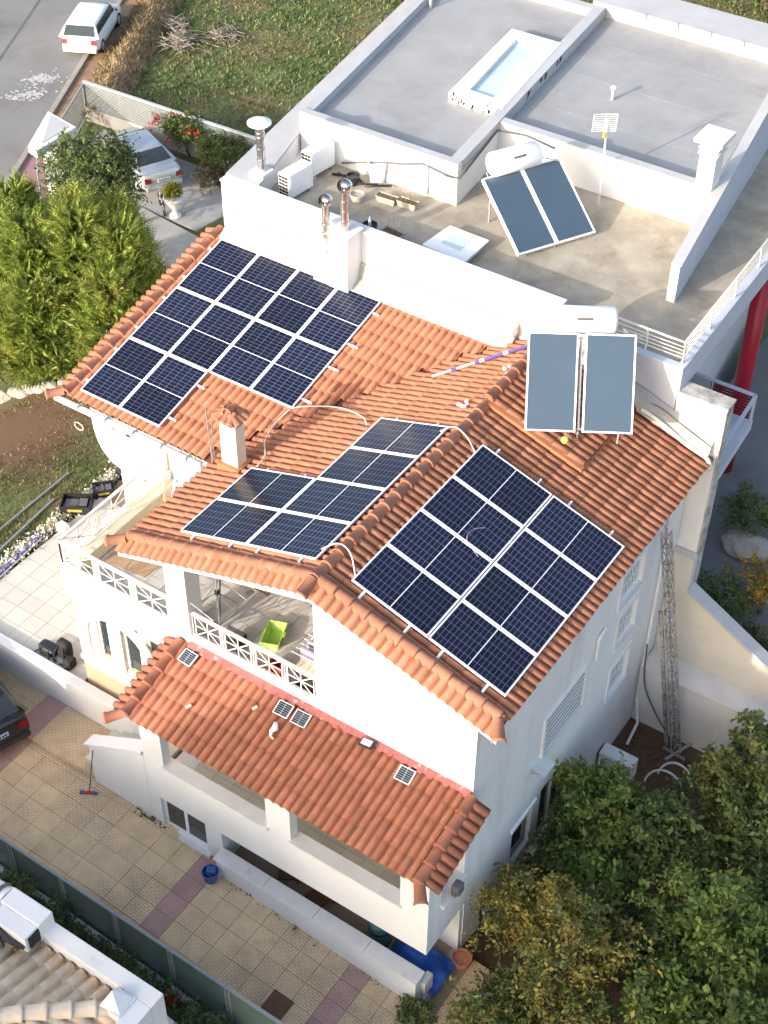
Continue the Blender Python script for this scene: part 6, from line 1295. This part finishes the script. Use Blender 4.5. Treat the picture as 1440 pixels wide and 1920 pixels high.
# yard tree, bushes with flowers
tree('yard_tree', (-22.3,16.8,-1), (-21.8,16.45,1.6), (1.75,1.75,1.75), 'leaf_dark', 'round dark green tree in front of the silver car', seed=90, nclump=330, per=55, cr=.34, size=.11, trunk=.12, second=('leaf_olive',.4), shell=.4)
tree('flowering_bush', (-23.4,23.9-.9,-1), (-23.4,22.9,-.1), (1.3,.75,.85), 'leaf_bush', 'green bush with red blossoms at the slat fence', 'bush', seed=91, nclump=110, cr=.25, size=.09, trunk=.05)
fb = [o for o in bpy.data.objects if o.name.startswith('flowering_bush')][0]; P_, D_, _c = crown_points((-23.6,22.7,.15), (1.3,.7,.7), 14, 12, .12, 92, .8); leaf_object('blossom', P_, D_, .1, 'petal_red', fb, 4, .9)
tree('flowering_bush', (-21.6,22.8,-1), (-21.5,22.6,-.1), (1.2,.8,.8), 'leaf_bush', 'plain green bush at the house end of the slat fence', 'bush', seed=93, nclump=100, cr=.25, size=.09, trunk=.05)
tree('dry_bush', (-21.6,21.9,-1), (-21.3,21.6,-.55), (.65,.6,.5), 'leaf_brown', 'brownish dry bush behind the silver car', 'bush', seed=94, nclump=50, cr=.2, size=.07, trunk=.04)
P_, D_, _c = crown_points((0,0,.92), (.32,.32,.24), 30, 30, .12, 95, .4); leaf_object('plant', P_+np.array([-21.1,19.25,-.94]), D_, .08, 'leaf_dark', ur, 5, .7); P_, D_, _c = crown_points((0,0,.98), (.34,.34,.26), 40, 7, .1, 96, .8); leaf_object('blossom', P_+np.array([-21.1,19.25,-.94]), D_, .09, 'petal_yellow', ur, 6, .9)
tree('scrub', (-10.5,47.5,-1), (-10.5,47.5,.6), (2.6,1.6,1.6), 'leaf_brown', 'brown scrub at the top right corner', 'scrub', seed=97, nclump=120, cr=.5, size=.2, trunk=.1)
# pile of cut branches on the field
for (cx_, cy_), s, lab in (((-29.6,29.8), 1.3, 'heap of cut grey branches on the grass field'), ((-28.6,31.4), 1.2, 'flat spread of cut branches behind the heap'), ((-31.0,31.2), .9, 'small tangle of twigs near the top edge')):
    mb = MB(); r9 = random.Random(int(cx_*10)); hmax = .55 if s > 1.25 else .2
    for k in range(int(70*s)):
        a = r9.uniform(0,2*PI); rr_ = abs(r9.gauss(0,.45))*s; p = Vector((cx_+rr_*math.cos(a), cy_+rr_*math.sin(a), -.93+r9.uniform(0,hmax)*max(0,1-rr_/s/1.3))); d = Vector((r9.gauss(0,1), r9.gauss(0,1), r9.gauss(0,.25)+.05)).normalized()*r9.uniform(.4,1.1); bend = Vector((r9.gauss(0,.12), r9.gauss(0,.12), abs(r9.gauss(0,.1)))); mb.tube([p-d*.5, p+bend, p+d*.5], [.022,.016,.006], 5)
    tag(mb.build('branch_pile', 'twig'), lab, 'branches')
# dry bank and wall along the kerb
bk_ = MB(); n = 40; V = []
for i in range(n+1):
    s = 5.0+34*i/n
    for t, z in ((1.1,-.97), (1.5,-.6+.1*math.sin(i*1.7)), (1.9,-.42+.12*math.sin(i*1.1)), (2.4,-.7), (2.9,-1.05)): p = K0+kd*s+kn*(t+.12*math.sin(i*2.3+t)); V.append((p.x, p.y, z))
bk_.v = V; bk_.f = [(i*5+j, i*5+j+1, (i+1)*5+j+1, (i+1)*5+j) for i in range(n) for j in range(4)]; tag(bk_.build('earth_bank', 'dry_bank', smooth=True), kind='structure')
# meadow grass, lawn, flower strip: nobody could count them
def scatter(n, fn, seed): rg = np.random.default_rng(seed); return fn(rg, n)
def grass(name, pts, size, material, label, seed, lean=.35, aspect=.16):
    rg = np.random.default_rng(seed); D = np.c_[rg.normal(size=(len(pts),2))*lean, np.ones(len(pts))]; o = leaf_object(name, pts, D, size, material, None, seed, aspect, 'stuff', updir=0); tag(o, label, 'grass'); return o
def meadow(rg, n):
    x = rg.uniform(-36,-9,n); y = rg.uniform(23.4,52,n); s = (x-K0.x)*kd.x+(y-K0.y)*kd.y; t = (x-K0.x)*kn.x+(y-K0.y)*kn.y; ok = t > 2.4; return np.c_[x[ok], y[ok], np.full(ok.sum(),-1.03)]
pm = scatter(60000, meadow, 1); dn = np.sin(pm[:,0]*.9+1)*np.cos(pm[:,1]*.7)+np.random.default_rng(4).normal(size=len(pm))*.5
grass('meadow_grass', pm[dn > -.1], .20, 'grass', 'green meadow grass on the field behind the fence', 2, .6, .3); grass('dry_meadow_grass', pm[dn <= -.1], .16, 'grass_dry', 'dry yellowish grass patches on the field', 3, .7, .3)
def lawnp(rg, n):
    x = rg.uniform(-17,-11.4,n); y = rg.uniform(-.4,7.6,n); d = np.hypot(x+15.6, y-5.6)+rg.normal(size=n)*.7; ok = d > 2.1; return np.c_[x[ok], y[ok], np.array([ground_z(a,b) for a, b in zip(x[ok],y[ok])])-.02]
pl3 = scatter(16000, lawnp, 5); dn = np.sin(pl3[:,0]*1.4)*np.cos(pl3[:,1]*1.1)+np.random.default_rng(6).normal(size=len(pl3))*.5
grass('lawn_grass', pl3[dn > .1], .11, 'grass', 'green grass of the lawn beside the patio', 7, .6, .25); grass('dry_lawn_grass', pl3[dn <= .1], .10, 'grass_dry', 'dry straw-coloured grass of the lawn beside the patio', 8, .8, .25)
def bankg(rg, n):
    s = rg.uniform(4,38,n); t = rg.uniform(.9,2.8,n); x = K0.x+kd.x*s+kn.x*t; y = K0.y+kd.y*s+kn.y*t; z = -.95+.55*np.exp(-((t-1.9)/.55)**2); return np.c_[x,y,z-.05]
grass('bank_grass', scatter(9000, bankg, 9), .3, 'grass_dry', 'dry brown grass on the bank beside the white car', 10, .7, .14)
def flw(rg, n): y = rg.uniform(-.3,5.6,n); x = -11.32+rg.normal(size=n)*.13; return np.c_[x,y,1.55+rg.random(n)*.26]
fp = scatter(2600, flw, 12); rg = np.random.default_rng(13); o = leaf_object('white_flowers', fp, rg.normal(size=(len(fp),3))+[0,0,1], .07, 'petal_white', None, 14, .9, 'stuff'); tag(o, 'strip of white flowers along the patio edge', 'flowers')
fp = scatter(2200, flw, 15)-np.array([0,0,.12]); o = leaf_object('flower_leaves', fp, rg.normal(size=(len(fp),3))+[0,0,1], .09, 'leaf_bush', None, 16, .4, 'stuff'); tag(o, 'green leaves of the white flower strip', 'leaves')
def gsoil(rg, n): x = rg.uniform(3.3,9.5,n); y = rg.uniform(-3,7.1,n); return np.c_[x,y,np.full(n,-.5)]
gp_ = scatter(5000, gsoil, 21); rg = np.random.default_rng(22); o = leaf_object('fallen_leaves', gp_, np.c_[rg.normal(size=(len(gp_),2)), rg.uniform(0,.5,len(gp_))], .09, 'leaf_brown', None, 23, .6, 'stuff'); tag(o, 'fallen leaves and low weeds on the garden soil', 'leaves')
wp = np.array([(x, -2.12+rg.normal()*.03, drive_z(x)) for x in np.concatenate([rg.normal(-4.0,.22,60), rg.uniform(-2.2,3,50)])]); wp[wp[:,0] > -2,1] -= .22; o = leaf_object('joint_weeds', wp, rg.normal(size=(len(wp),3))*[.6,.6,.2]+[0,0,.6], .09, 'leaf_olive', None, 24, .35, 'stuff'); tag(o, 'weeds growing along the foot of the porch wall', 'weeds')
